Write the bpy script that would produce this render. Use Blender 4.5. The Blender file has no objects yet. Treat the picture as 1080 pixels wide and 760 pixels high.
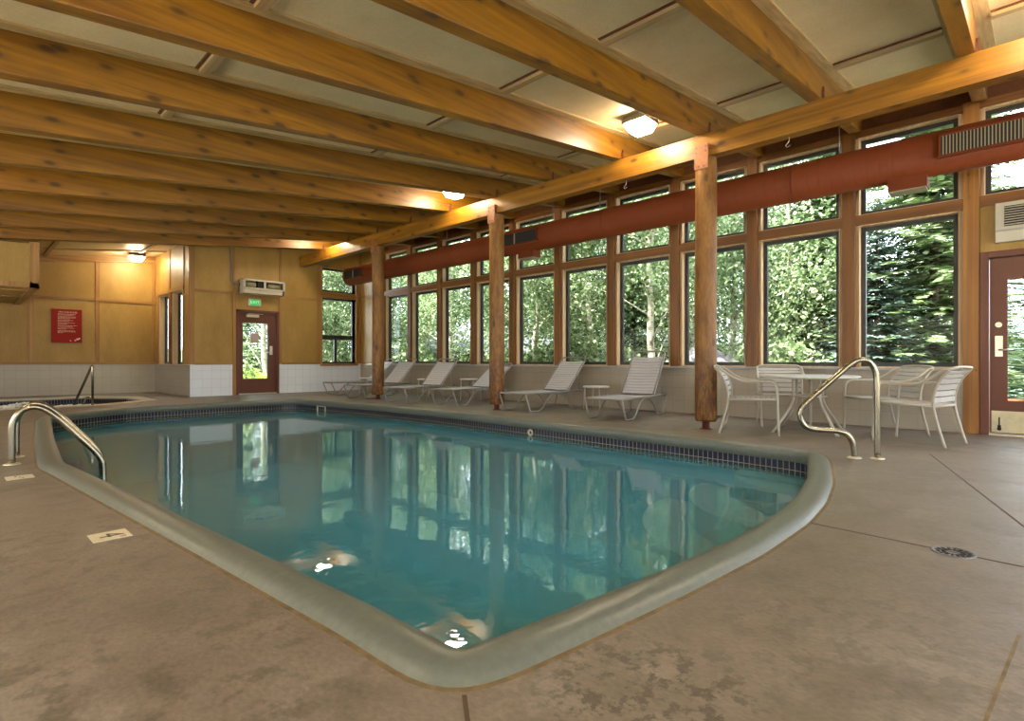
import bpy, math, random
from mathutils import Vector, Matrix
random.seed(7)
scene = bpy.context.scene
COL = scene.collection
PI = math.pi

# ------------------------------------------------------------------ camera, sky, sun, exposure
cam = bpy.data.cameras.new('camera'); cam_ob = bpy.data.objects.new('camera', cam); COL.objects.link(cam_ob)
cam.sensor_width = 36.0; cam.lens = 568.7 / 1080 * 36; cam.clip_start = 0.05; cam.clip_end = 300
cam_ob.location = (0, 0, 0.835); cam_ob.rotation_euler = (PI / 2, 0, math.radians(44.0 - 90))
scene.camera = cam_ob

SKY = 9.0
SUN = 38.0
LAMP = 125.0
w = bpy.data.worlds.new('sky'); scene.world = w; w.use_nodes = True
bg = w.node_tree.nodes['Background']; bg.inputs[0].default_value = (0.80, 0.88, 1.0, 1); bg.inputs[1].default_value = SKY
sd = bpy.data.lights.new('sun', 'SUN'); sd.energy = SUN; sd.angle = 0.02; sd.color = (1.0, 0.95, 0.86)
so = bpy.data.objects.new('sun', sd); COL.objects.link(so); so.location = (-14, 24, 36)
so.rotation_euler = Vector((0.36, -0.34, -0.86)).to_track_quat('-Z', 'Y').to_euler()
scene.view_settings.view_transform = 'Standard'; scene.view_settings.look = 'None'
scene.view_settings.gamma = 1.0; scene.view_settings.use_curve_mapping = False
scene.view_settings.exposure = 0.0
scene.cycles.max_bounces = 8; scene.cycles.diffuse_bounces = 4; scene.cycles.transparent_max_bounces = 16
scene.cycles.caustics_reflective = False; scene.cycles.caustics_refractive = False

# ------------------------------------------------------------------ materials
class N:
    def __init__(s, name):
        s.m = bpy.data.materials.new(name); s.m.use_nodes = True; s.t = s.m.node_tree
        s.b = s.t.nodes['Principled BSDF']; s.out = s.t.nodes['Material Output']
    def n(s, typ, **kw):
        nd = s.t.nodes.new(typ)
        for k, v in kw.items():
            if k.startswith('i_'):
                key = k[2:]; key = int(key) if key.isdigit() else key
                nd.inputs[key].default_value = v
            else: setattr(nd, k, v)
        return nd
    def l(s, a, b): s.t.links.new(a, b)
    def ramp(s, fac, stops):
        r = s.t.nodes.new('ShaderNodeValToRGB'); cr = r.color_ramp
        while len(cr.elements) < len(stops): cr.elements.new(0.5)
        for e, (p, c) in zip(cr.elements, stops):
            e.position = p; e.color = (c[0], c[1], c[2], 1) if not isinstance(c, (int, float)) else (c, c, c, 1)
        s.l(fac, r.inputs[0]); return r.outputs[0]
    def mix(s, fac, a, b, mode='MIX'):
        x = s.t.nodes.new('ShaderNodeMix'); x.data_type = 'RGBA'; x.blend_type = mode
        for sock, v in ((x.inputs[0], fac), (x.inputs[6], a), (x.inputs[7], b)):
            if hasattr(v, 'is_linked'): s.l(v, sock)
            elif isinstance(v, (int, float)): sock.default_value = v
            else: sock.default_value = (v[0], v[1], v[2], 1)
        return x.outputs[2]
    def coords(s, scale, rnd=True, rot=None):
        tc = s.n('ShaderNodeTexCoord'); v = tc.outputs['Object']
        if rnd:
            oi = s.n('ShaderNodeObjectInfo'); mu = s.n('ShaderNodeMath', operation='MULTIPLY'); mu.inputs[1].default_value = 37.0
            s.l(oi.outputs['Random'], mu.inputs[0]); ad = s.n('ShaderNodeVectorMath', operation='ADD')
            s.l(v, ad.inputs[0]); s.l(mu.outputs[0], ad.inputs[1]); v = ad.outputs[0]
        mp = s.n('ShaderNodeMapping'); mp.inputs['Scale'].default_value = scale
        if rot: mp.inputs['Rotation'].default_value = rot
        s.l(v, mp.inputs[0]); return mp.outputs[0]
    def noise(s, vec, scale=1.0, detail=4.0, rough=0.55):
        x = s.n('ShaderNodeTexNoise'); x.inputs['Scale'].default_value = scale; x.inputs['Detail'].default_value = detail
        x.inputs['Roughness'].default_value = rough; s.l(vec, x.inputs['Vector']); return x.outputs['Fac']
    def bump(s, h, strength=0.2, dist=0.01):
        b = s.n('ShaderNodeBump'); b.inputs['Strength'].default_value = strength; b.inputs['Distance'].default_value = dist
        s.l(h, b.inputs['Height']); s.l(b.outputs[0], s.b.inputs['Normal'])
    def col(s, c): s.l(c, s.b.inputs['Base Color'])

def plain(name, c, rough=0.5, metal=0.0, spec=0.5, var=0.0, vscale=8):
    m = N(name); m.b.inputs['Roughness'].default_value = rough; m.b.inputs['Metallic'].default_value = metal
    m.b.inputs['Specular IOR Level'].default_value = spec
    if var:
        f = m.noise(m.coords((1, 1, 1)), vscale, 5)
        m.col(m.ramp(f, [(0.3, [x * (1 - var) for x in c]), (0.7, [x * (1 + var) for x in c])]))
    else: m.b.inputs['Base Color'].default_value = (c[0], c[1], c[2], 1)
    return m.m

def wood(name, axis, dark, light, knots=0.0, rough=0.42, fine=1.0, knot_col=(0.05, 0.018, 0.004)):
    m = N(name)
    sc = [9 * fine, 9 * fine, 9 * fine]; sc[axis] = 0.45
    f = m.noise(m.coords(tuple(sc)), 1.0, 6, 0.6)
    sc2 = [28, 28, 28]; sc2[axis] = 0.15
    f2 = m.noise(m.coords(tuple(sc2)), 1.0, 1)
    mid = [(a + b) / 2 for a, b in zip(dark, light)]
    c = m.ramp(f, [(0.3, dark), (0.5, mid), (0.7, light)])
    c = m.mix(0.55, c, m.ramp(f2, [(0.35, (0.62, 0.55, 0.5)), (0.6, (1, 1, 1))]), 'MULTIPLY')
    if knots:
        sk = [6.5, 6.5, 6.5]; sk[axis] = 2.9
        v = m.n('ShaderNodeTexVoronoi'); v.inputs['Scale'].default_value = 1.0
        m.l(m.coords(tuple(sk)), v.inputs['Vector'])
        k = m.ramp(v.outputs['Distance'], [(0.0, 1.0), (knots * 0.55, 0.9), (knots, 0.0)])
        halo = m.ramp(v.outputs['Distance'], [(0.0, 0.55), (knots * 1.9, 0.0)])
        ss = [13, 13, 13]; ss[axis] = 0.9
        stv = m.ramp(m.noise(m.coords(tuple(ss)), 1.0, 3, 0.6), [(0.60, 0.0), (0.74, 0.6)])
        c = m.mix(stv, c, [x * 0.45 for x in dark])
        c = m.mix(halo, c, [x * 0.5 for x in dark]); c = m.mix(k, c, knot_col)
    m.col(c); m.b.inputs['Roughness'].default_value = rough
    m.bump(f, 0.12, 0.004)
    return m.m

BEAM_D, BEAM_L = (0.12, 0.043, 0.0012), (0.31, 0.135, 0.004)
M = {}
M['beam_x'] = wood('varnished beam along x', 0, BEAM_D, BEAM_L, 0.205)
M['beam_y'] = wood('varnished beam along y', 1, (0.15, 0.055, 0.002), (0.34, 0.15, 0.008), 0.19)
def logmat():
    m = N('peeled varnished log'); f = m.noise(m.coords((14, 14, 3.0)), 1.0, 7, 0.72); g = m.noise(m.coords((30, 30, 9)), 1.0, 4, 0.7)
    c = m.ramp(f, [(0.28, (0.075, 0.022, 0.003)), (0.48, (0.20, 0.080, 0.009)), (0.72, (0.34, 0.165, 0.026))])
    tc = m.n('ShaderNodeTexCoord'); sp = m.n('ShaderNodeSeparateXYZ'); m.l(tc.outputs['Object'], sp.inputs[0])
    low = m.ramp(sp.outputs[2], [(0.0, 1.0), (0.55, 1.0), (0.95, 0.35), (1.0, 0.25)])
    mu = m.n('ShaderNodeMath', operation='MULTIPLY'); m.l(low, mu.inputs[0]); m.l(m.ramp(g, [(0.42, 0.9), (0.56, 0.0)]), mu.inputs[1])
    c = m.mix(mu.outputs[0], c, (0.075, 0.022, 0.006))
    v = m.n('ShaderNodeTexVoronoi'); v.inputs['Scale'].default_value = 1.0; m.l(m.coords((5, 5, 2.2)), v.inputs['Vector'])
    c = m.mix(m.ramp(v.outputs['Distance'], [(0.0, 1.0), (0.10, 0.7), (0.16, 0.0)]), c, (0.05, 0.015, 0.004))
    m.col(c); m.b.inputs['Roughness'].default_value = 0.5; m.bump(f, 0.3, 0.006); return m.m
M['log'] = logmat()
M['post_z'] = wood('red brown post', 2, (0.125, 0.045, 0.007), (0.27, 0.105, 0.016), 0.0, 0.45)
M['rail_y'] = wood('red brown rail', 1, (0.125, 0.045, 0.007), (0.27, 0.105, 0.016), 0.0, 0.45)
M['pale_z'] = wood('pale jamb', 2, (0.50, 0.33, 0.17), (0.68, 0.50, 0.30), 0.0, 0.5)
M['trim_z'] = wood('golden trim upright', 2, (0.28, 0.13, 0.03), (0.44, 0.23, 0.065), 0.0, 0.45)
M['trim_x'] = wood('golden trim level', 0, (0.28, 0.13, 0.03), (0.44, 0.23, 0.065), 0.05, 0.45)
M['trim_y'] = wood('golden trim along y', 1, (0.28, 0.13, 0.03), (0.44, 0.23, 0.065), 0.05, 0.45)
M['ceil_trim_x'] = wood('ceiling trim', 0, (0.44, 0.30, 0.13), (0.60, 0.44, 0.22), 0.0, 0.5)
M['ceil_trim_y'] = wood('ceiling batten', 1, (0.42, 0.28, 0.13), (0.58, 0.42, 0.22), 0.0, 0.5)
M['post_gold'] = wood('golden brown post', 2, (0.20, 0.075, 0.012), (0.42, 0.19, 0.035), 0.05, 0.45)

def plywood(name, dark, light, stain=None, s=1.0):
    m = N(name)
    f = m.noise(m.coords((2.2 * s, 2.2 * s, 0.8 * s), rnd=False), 1.0, 6, 0.62)
    g = m.noise(m.coords((60, 60, 7), rnd=False), 1.0, 2)
    c = m.ramp(f, [(0.3, dark), (0.7, light)])
    c = m.mix(0.35, c, m.ramp(g, [(0.3, (0.7, 0.66, 0.6)), (0.65, (1, 1, 1))]), 'MULTIPLY')
    m.col(c); m.b.inputs['Roughness'].default_value = 0.5
    return m.m
M['ply_wall'] = plywood('amber plywood', (0.30, 0.17, 0.032), (0.43, 0.26, 0.062))
M['ply_ceil'] = plywood('pale ceiling plywood', (0.68, 0.53, 0.30), (0.78, 0.64, 0.40))
M['dark_header'] = plain('dark brown header', (0.13, 0.042, 0.012), 0.6, var=0.2)  # even dark red-brown, also used for the reveal strips

def concrete():
    m = N('stained concrete deck')
    v = m.coords((1, 1, 1), rnd=False)
    big = m.noise(v, 0.9, 6, 0.6); mid = m.noise(v, 4.5, 7, 0.68); fine = m.noise(m.coords((1, 0.55, 1), rnd=False, rot=(0, 0, 0.6)), 75, 4, 0.65)
    c = m.ramp(big, [(0.3, (0.115, 0.088, 0.063)), (0.5, (0.19, 0.15, 0.112)), (0.72, (0.27, 0.23, 0.185))])
    st = m.ramp(mid, [(0.36, 0.9), (0.46, 0.55), (0.54, 0.0)])
    sb = m.ramp(m.noise(m.coords((0.7, 0.7, 1), rnd=False), 1.3, 3, 0.5), [(0.44, 0.0), (0.58, 0.8)])
    mm = m.n('ShaderNodeMath', operation='MULTIPLY'); m.l(st, mm.inputs[0]); m.l(sb, mm.inputs[1])
    c = m.mix(mm.outputs[0], c, (0.10, 0.075, 0.05))
    tc = m.n('ShaderNodeTexCoord')
    for (px, py, r, amt, sc_, thr) in ((1.22, 0.70, 0.36, 0.9, 15, 0.47), (0.22, 1.9, 1.1, 0.5, 9, 0.44), (0.25, 3.0, 0.8, 0.45, 10, 0.45), (1.9, 0.35, 0.6, 0.35, 12, 0.46), (7.4, 0.45, 0.8, 0.5, 5, 0.62)):
        vd = m.n('ShaderNodeVectorMath', operation='DISTANCE'); m.l(tc.outputs['Object'], vd.inputs[0]); vd.inputs[1].default_value = (px, py, 0)
        near = m.ramp(vd.outputs['Value'], [(0.0, amt), (r * 0.5, amt), (min(0.999, r), 0.0)]) if r <= 1 else m.ramp(vd.outputs['Value'], [(0.0, amt), (0.55, amt * 0.9), (1.0, 0.0)])
        bl = m.ramp(m.noise(v, sc_, 6, 0.7), [(thr - 0.03, 1.0), (thr + 0.03, 0.0)])
        mk = m.n('ShaderNodeMath', operation='MULTIPLY'); m.l(near, mk.inputs[0]); m.l(bl, mk.inputs[1])
        c = m.mix(mk.outputs[0], c, (0.075, 0.058, 0.038))
    c = m.mix(0.5, c, m.ramp(fine, [(0.32, (0.55, 0.53, 0.50)), (0.62, (1.10, 1.09, 1.07))]), 'MULTIPLY')
    m.col(c); m.b.inputs['Roughness'].default_value = 0.55
    m.l(m.ramp(mid, [(0.3, 0.38), (0.7, 0.58)]), m.b.inputs['Roughness'])
    m.bump(m.noise(v, 45, 5, 0.7), 0.25, 0.006)
    return m.m
M['deck'] = concrete()
M['joint'] = plain('dark joint filler', (0.075, 0.045, 0.025), 0.8)
M['grime'] = plain('ochre sealant', (0.17, 0.115, 0.05), 0.7, var=0.3, vscale=20)

def tilemat(name, c, grout, wsz, hsz, mortar, axis, rough=0.25, cvar=0.08, off=0.0):
    # axis: 'x' wall runs along x, 'y' along y
    m = N(name); tc = m.n('ShaderNodeTexCoord'); sp = m.n('ShaderNodeSeparateXYZ'); m.l(tc.outputs['Object'], sp.inputs[0])
    cb = m.n('ShaderNodeCombineXYZ'); m.l(sp.outputs[0 if axis == 'x' else 1], cb.inputs[0]); m.l(sp.outputs[2], cb.inputs[1])
    br = m.n('ShaderNodeTexBrick', offset=off); m.l(cb.outputs[0], br.inputs['Vector'])
    br.inputs['Scale'].default_value = 1.0; br.inputs['Brick Width'].default_value = wsz; br.inputs['Row Height'].default_value = hsz
    br.inputs['Mortar Size'].default_value = mortar; br.inputs['Mortar Smooth'].default_value = 0.1
    br.inputs['Color1'].default_value = (*[x * (1 - cvar) for x in c], 1); br.inputs['Color2'].default_value = (*[min(1, x * (1 + cvar)) for x in c], 1)
    br.inputs['Mortar'].default_value = (*grout, 1)
    m.col(br.outputs['Color']); m.b.inputs['Roughness'].default_value = rough
    inv = m.n('ShaderNodeMath', operation='SUBTRACT'); inv.inputs[0].default_value = 1.0; m.l(br.outputs['Fac'], inv.inputs[1])
    m.bump(inv.outputs[0], 0.3, 0.002)
    return m.m
M['wtile_x'] = tilemat('glazed wall tile x', (0.76, 0.80, 0.87), (0.58, 0.59, 0.62), 0.2, 0.2, 0.003, 'x', 0.22, 0.02)  # bluish cast of the window light tinted into this tile colour
M['wtile_y'] = tilemat('glazed wall tile y', (0.34, 0.29, 0.225), (0.27, 0.225, 0.17), 0.2, 0.2, 0.003, 'y', 0.22, 0.02)  # same tile, tanned and darkened in colour for the backlit window wall

def arc_tile():
    # water line tile: the mesh carries running length and height as a UV map
    m = N('dark navy waterline tile'); uv = m.n('ShaderNodeUVMap'); uv.uv_map = 'run'
    br = m.n('ShaderNodeTexBrick', offset=0.0); m.l(uv.outputs[0], br.inputs['Vector'])
    br.inputs['Scale'].default_value = 1.0; br.inputs['Brick Width'].default_value = 0.052; br.inputs['Row Height'].default_value = 0.078
    br.inputs['Mortar Size'].default_value = 0.0034
    br.inputs['Color1'].default_value = (0.004, 0.005, 0.018, 1); br.inputs['Color2'].default_value = (0.007, 0.009, 0.035, 1); br.inputs['Mortar'].default_value = (0.26, 0.21, 0.13, 1)
    m.col(br.outputs['Color']); m.b.inputs['Roughness'].default_value = 0.3; m.b.inputs['Specular IOR Level'].default_value = 0.2
    return m.m
M['ptile'] = arc_tile()
M['coping'] = plain('grey green coping paint', (0.115, 0.122, 0.098), 0.36, var=0.12, vscale=30)
M['plaster'] = plain('aqua pool plaster', (0.18, 0.68, 1.0), 0.7, var=0.06, vscale=2.5)
M['step'] = plain('pale step plaster', (0.52, 0.60, 0.55), 0.7, var=0.08, vscale=4)

def watermat(name, tint, bscale, bstr, stretch=(1, 1, 1), extra=0.0):
    m = N(name); t = m.t; t.nodes.remove(m.b)
    fr = m.n('ShaderNodeFresnel'); fr.inputs['IOR'].default_value = 1.58
    tr = m.n('ShaderNodeBsdfTransparent'); tr.inputs[0].default_value = (*tint, 1)
    gl = m.n('ShaderNodeBsdfGlossy'); gl.inputs['Roughness'].default_value = 0.02
    if extra:
        df = m.n('ShaderNodeBsdfDiffuse'); df.inputs[0].default_value = (0.10, 0.42, 0.54, 1)
        m0 = m.n('ShaderNodeMixShader'); m0.inputs[0].default_value = extra; m.l(tr.outputs[0], m0.inputs[1]); m.l(df.outputs[0], m0.inputs[2]); body = m0
    else: body = tr
    h = m.noise(m.coords(stretch, rnd=False), bscale, 3, 0.55)
    b = m.n('ShaderNodeBump'); b.inputs['Strength'].default_value = bstr; b.inputs['Distance'].default_value = 0.02
    m.l(h, b.inputs['Height']); m.l(b.outputs[0], gl.inputs['Normal']); m.l(b.outputs[0], fr.inputs['Normal'])
    mx = m.n('ShaderNodeMixShader'); m.l(fr.outputs[0], mx.inputs[0]); m.l(body.outputs[0], mx.inputs[1]); m.l(gl.outputs[0], mx.inputs[2])
    m.l(mx.outputs[0], m.out.inputs['Surface'])
    return m.m
M['water'] = watermat('rippled pool water', (0.78, 0.95, 1.0), 4.5, 0.075, (1, 1, 1), 0.42)
M['spawater'] = watermat('churned spa water', (0.75, 0.85, 0.85), 14.0, 0.9)

def glassmat(name='window glass'):
    m = N(name); m.t.nodes.remove(m.b)
    lw = m.n('ShaderNodeLayerWeight'); lw.inputs['Blend'].default_value = 0.5
    pw = m.n('ShaderNodeMath', operation='POWER'); pw.inputs[1].default_value = 5.0; m.l(lw.outputs['Facing'], pw.inputs[0])
    fr = m.n('ShaderNodeMath', operation='MULTIPLY_ADD'); fr.inputs[1].default_value = 0.6; fr.inputs[2].default_value = 0.008; m.l(pw.outputs[0], fr.inputs[0])
    tr = m.n('ShaderNodeBsdfTransparent'); tr.inputs[0].default_value = (0.96, 0.98, 0.97, 1)
    gl = m.n('ShaderNodeBsdfGlossy'); gl.inputs['Roughness'].default_value = 0.0
    mx = m.n('ShaderNodeMixShader'); m.l(fr.outputs[0], mx.inputs[0]); m.l(tr.outputs[0], mx.inputs[1]); m.l(gl.outputs[0], mx.inputs[2])
    m.l(mx.outputs[0], m.out.inputs['Surface']); return m.m
M['glass'] = glassmat()
M['bronze'] = plain('dark bronze window frame', (0.028, 0.027, 0.024), 0.45)
M['sill'] = plain('grey window sill', (0.36, 0.35, 0.34), 0.4)
M['steel'] = plain('brushed stainless steel', (0.30, 0.26, 0.19), 0.27, 1.0)
M['satin'] = plain('satin nickel hardware', (0.66, 0.60, 0.48), 0.32, 1.0)
M['kick'] = plain('scuffed brass kick plate', (0.55, 0.47, 0.31), 0.38, 1.0, var=0.15)
M['maroon'] = plain('maroon door paint', (0.125, 0.036, 0.016), 0.42, var=0.06)
M['rust'] = plain('rust painted steel plate', (0.30, 0.10, 0.03), 0.55, var=0.2, vscale=20)
M['base'] = plain('red brown base socket', (0.10, 0.022, 0.014), 0.5)
def ductmat():
    m = N('rust red duct paint'); v = m.coords((1, 1, 1), rnd=False)
    wv = m.n('ShaderNodeTexWave', wave_type='BANDS', bands_direction='Y'); wv.inputs['Scale'].default_value = 2.6; wv.inputs['Distortion'].default_value = 0.0
    m.l(v, wv.inputs['Vector'])
    m.b.inputs['Base Color'].default_value = (0.15, 0.032, 0.009, 1); m.b.inputs['Roughness'].default_value = 0.6; m.b.inputs['Specular IOR Level'].default_value = 0.15
    m.bump(m.ramp(wv.outputs['Fac'], [(0.80, 0.0), (1.0, 1.0)]), 0.22, 0.006); return m.m
M['duct'] = ductmat()
M['duct_flat'] = plain('rust red register paint', (0.15, 0.032, 0.009), 0.6, spec=0.15)
M['black'] = plain('black interior', (0.008, 0.008, 0.008), 0.7)
M['louvre'] = plain('bare metal louvre', (0.30, 0.25, 0.16), 0.4)
M['ivory'] = plain('ivory enamel', (0.52, 0.48, 0.38), 0.4)
M['ivory_dark'] = plain('olive fan drum', (0.26, 0.24, 0.13), 0.5)
M['frame_taupe'] = plain('taupe powder coated tube', (0.24, 0.22, 0.20), 0.38)
M['strap'] = plain('grey white vinyl strap', (0.43, 0.42, 0.44), 0.42)
M['frame_cream'] = plain('cream powder coated tube', (0.42, 0.37, 0.30), 0.38)
M['strap_cream'] = plain('white vinyl strap', (0.49, 0.48, 0.46), 0.42)
M['tabletop'] = plain('white fibreglass tabletop', (0.58, 0.56, 0.53), 0.35)
M['red_sign'] = plain('red sign board', (0.26, 0.012, 0.008), 0.6, spec=0.2)
M['sign_text'] = plain('pale sign lettering', (0.72, 0.50, 0.36), 0.6)
M['fixture'] = plain('olive bronze housing', (0.16, 0.14, 0.09), 0.45)
M['ctile'] = plain('cream depth tile', (0.56, 0.48, 0.33), 0.35, var=0.08)
M['ink'] = plain('black marking', (0.03, 0.025, 0.02), 0.5)
M['iron'] = plain('worn iron grate', (0.16, 0.155, 0.16), 0.5, 0.6, var=0.2)
M['conduit'] = plain('grey conduit', (0.22, 0.21, 0.22), 0.45, 0.4)
M['paper'] = plain('pinkish paper', (0.55, 0.40, 0.38), 0.7)
M['foam'] = plain('white foam', (0.75, 0.78, 0.76), 0.8)
def emis(name, c, s, base=(0.9, 0.88, 0.82)):
    m = N(name); m.b.inputs['Base Color'].default_value = (*base, 1)
    m.b.inputs['Emission Color'].default_value = (*c, 1); m.b.inputs['Emission Strength'].default_value = s; return m.m
M['lens'] = emis('lit prismatic lens', (1.0, 0.84, 0.58), LAMP)
M['exit'] = emis('lit green exit face', (0.04, 0.42, 0.09), 0.8, (0.02, 0.2, 0.04))
M['exit_ink'] = emis('exit lettering', (0.45, 1.0, 0.55), 0.9, (0.1, 0.3, 0.1))
# outdoors
def leafmat(name, c1, c2, c3, trans=0.35):
    m = N(name); g = m.n('ShaderNodeNewGeometry')
    c = m.ramp(g.outputs['Random Per Island'], [(0.0, c1), (0.5, c2), (1.0, c3)])
    m.t.nodes.remove(m.b)
    d = m.n('ShaderNodeBsdfDiffuse'); t = m.n('ShaderNodeBsdfTranslucent'); m.l(c, d.inputs[0]); m.l(c, t.inputs[0])
    mx = m.n('ShaderNodeMixShader'); mx.inputs[0].default_value = trans; m.l(d.outputs[0], mx.inputs[1]); m.l(t.outputs[0], mx.inputs[2])
    m.l(mx.outputs[0], m.out.inputs['Surface']); return m.m
M['aspen_leaf'] = leafmat('aspen leaf', (0.085, 0.14, 0.055), (0.23, 0.31, 0.15), (0.54, 0.62, 0.40))
M['aspen_dark'] = leafmat('deep aspen leaf', (0.07, 0.125, 0.05), (0.20, 0.28, 0.13), (0.46, 0.55, 0.33))
M['spruce_leaf'] = leafmat('spruce needle', (0.065, 0.115, 0.045), (0.17, 0.245, 0.11), (0.36, 0.44, 0.22), 0.15)
M['blue_leaf'] = leafmat('blue spruce needle', (0.055, 0.105, 0.085), (0.14, 0.215, 0.175), (0.30, 0.39, 0.32), 0.15)
M['bush_leaf'] = leafmat('lime bush leaf', (0.22, 0.36, 0.06), (0.38, 0.52, 0.11), (0.55, 0.66, 0.22))
def barkmat():
    m = N('white aspen bark'); v = m.coords((3, 3, 9)); f = m.noise(v, 1.6, 4, 0.6)
    m.col(m.ramp(f, [(0.30, (0.05, 0.04, 0.03)), (0.40, (0.42, 0.37, 0.27)), (0.55, (0.66, 0.61, 0.49))])); m.b.inputs['Roughness'].default_value = 0.8; return m.m
M['aspen_bark'] = barkmat()
M['spruce_bark'] = plain('brown bark', (0.11, 0.07, 0.045), 0.9, var=0.3, vscale=12)
def groundmat():
    m = N('woodland ground'); v = m.coords((1, 1, 1), rnd=False); f = m.noise(v, 1.7, 8, 0.7)
    m.col(m.ramp(f, [(0.30, (0.06, 0.04, 0.025)), (0.45, (0.05, 0.07, 0.025)), (0.60, (0.09, 0.12, 0.045)), (0.75, (0.14, 0.115, 0.09))])); m.b.inputs['Roughness'].default_value = 0.95; return m.m
M['ground'] = groundmat()
M['shingle'] = plain('grey shingle', (0.075, 0.075, 0.09), 0.8, var=0.15, vscale=3)
M['cabin'] = plain('brown siding', (0.07, 0.055, 0.04), 0.8, var=0.15)
M['canvas'] = plain('pale lavender canvas', (0.15, 0.135, 0.15), 0.8)
M['teak'] = wood('orange outdoor timber', 2, (0.38, 0.15, 0.06), (0.55, 0.27, 0.12))
M['roof_top'] = plain('roof covering', (0.10, 0.09, 0.08), 0.9)

# ------------------------------------------------------------------ mesh helpers
class MB:
    def __init__(s): s.v = []; s.f = []; s.sm = []
    def add(s, vs, fs, smooth=False):
        o = len(s.v); s.v += [tuple(p) for p in vs]; s.f += [tuple(i + o for i in f) for f in fs]; s.sm += [smooth] * len(fs); return s
    def box(s, x0, x1, y0, y1, z0, z1):
        if x0 > x1: x0, x1 = x1, x0
        if y0 > y1: y0, y1 = y1, y0
        if z0 > z1: z0, z1 = z1, z0
        v = [(x0, y0, z0), (x1, y0, z0), (x1, y1, z0), (x0, y1, z0), (x0, y0, z1), (x1, y0, z1), (x1, y1, z1), (x0, y1, z1)]
        return s.add(v, [(0, 3, 2, 1), (4, 5, 6, 7), (0, 1, 5, 4), (1, 2, 6, 5), (2, 3, 7, 6), (3, 0, 4, 7)])
    def hexa(s, v): return s.add(v, [(0, 3, 2, 1), (4, 5, 6, 7), (0, 1, 5, 4), (1, 2, 6, 5), (2, 3, 7, 6), (3, 0, 4, 7)])
    def obox(s, c, ux, uy, uz, hx, hy, hz):
        c = Vector(c); ux = Vector(ux).normalized() * hx; uy = Vector(uy).normalized() * hy; uz = Vector(uz).normalized() * hz
        return s.hexa([c - ux - uy - uz, c + ux - uy - uz, c + ux + uy - uz, c - ux + uy - uz, c - ux - uy + uz, c + ux - uy + uz, c + ux + uy + uz, c - ux + uy + uz])
    def tube(s, path, r, n=10, closed=False, cap=True):
        P = [Vector(p) for p in path]; k = len(P); R = r if isinstance(r, (list, tuple)) else [r] * k
        T = []
        for i in range(k):
            a = P[(i - 1) % k] if (closed or i > 0) else P[i]; b = P[(i + 1) % k] if (closed or i < k - 1) else P[i]
            T.append((b - a).normalized())
        up = Vector((0, 0, 1)) if abs(T[0].z) < 0.9 else Vector((1, 0, 0))
        u = T[0].cross(up).normalized(); vs = []
        for i in range(k):
            u = (u - T[i] * u.dot(T[i])).normalized(); q = T[i].cross(u)
            for j in range(n):
                a = 2 * PI * j / n; vs.append(P[i] + (u * math.cos(a) + q * math.sin(a)) * R[i])
        fs = []
        for i in range(k if closed else k - 1):
            i2 = (i + 1) % k
            for j in range(n):
                j2 = (j + 1) % n; fs.append((i * n + j, i2 * n + j, i2 * n + j2, i * n + j2))
        s.add(vs, fs, True)
        if cap and not closed:
            o = len(s.v) - k * n
            s.f += [tuple(o + j for j in range(n)), tuple(o + (k - 1) * n + j for j in reversed(range(n)))]; s.sm += [False, False]
        return s
    def lathe(s, cx, cy, prof, n=24):
        vs = []; fs = []
        for (r, z) in prof:
            for j in range(n): vs.append((cx + r * math.cos(2 * PI * j / n), cy + r * math.sin(2 * PI * j / n), z))
        for i in range(len(prof) - 1):
            for j in range(n): j2 = (j + 1) % n; fs.append((i * n + j, i * n + j2, (i + 1) * n + j2, (i + 1) * n + j))
        fs.append(tuple(reversed(range(n)))); fs.append(tuple((len(prof) - 1) * n + j for j in range(n)))
        return s.add(vs, fs, True)
    def prism(s, poly, z0, z1):
        n = len(poly); v = [(x, y, z0) for x, y in poly] + [(x, y, z1) for x, y in poly]
        return s.add(v, [tuple(reversed(range(n))), tuple(range(n, 2 * n))] + [(i, (i + 1) % n, n + (i + 1) % n, n + i) for i in range(n)])
    def build(s, name, mat, parent=None, bevel=0, loc=None, keep_origin=False):
        if loc is None:
            if parent is not None or keep_origin: loc = Vector((0, 0, 0))
            else:
                xs = [p[0] for p in s.v]; ys = [p[1] for p in s.v]; zs = [p[2] for p in s.v]
                loc = Vector(((min(xs) + max(xs)) / 2, (min(ys) + max(ys)) / 2, min(zs)))
        else: loc = Vector(loc)
        me = bpy.data.meshes.new(name); me.from_pydata([tuple(Vector(p) - loc) for p in s.v], [], s.f); me.update()
        me.polygons.foreach_set('use_smooth', s.sm)
        me.materials.append(mat)
        o = bpy.data.objects.new(name, me); COL.objects.link(o); o.location = loc
        if parent is not None:
            o.parent = parent
        if bevel:
            b = o.modifiers.new('bevel', 'BEVEL'); b.width = bevel; b.segments = 2; b.limit_method = 'ANGLE'; b.angle_limit = 0.6
        return o

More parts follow.
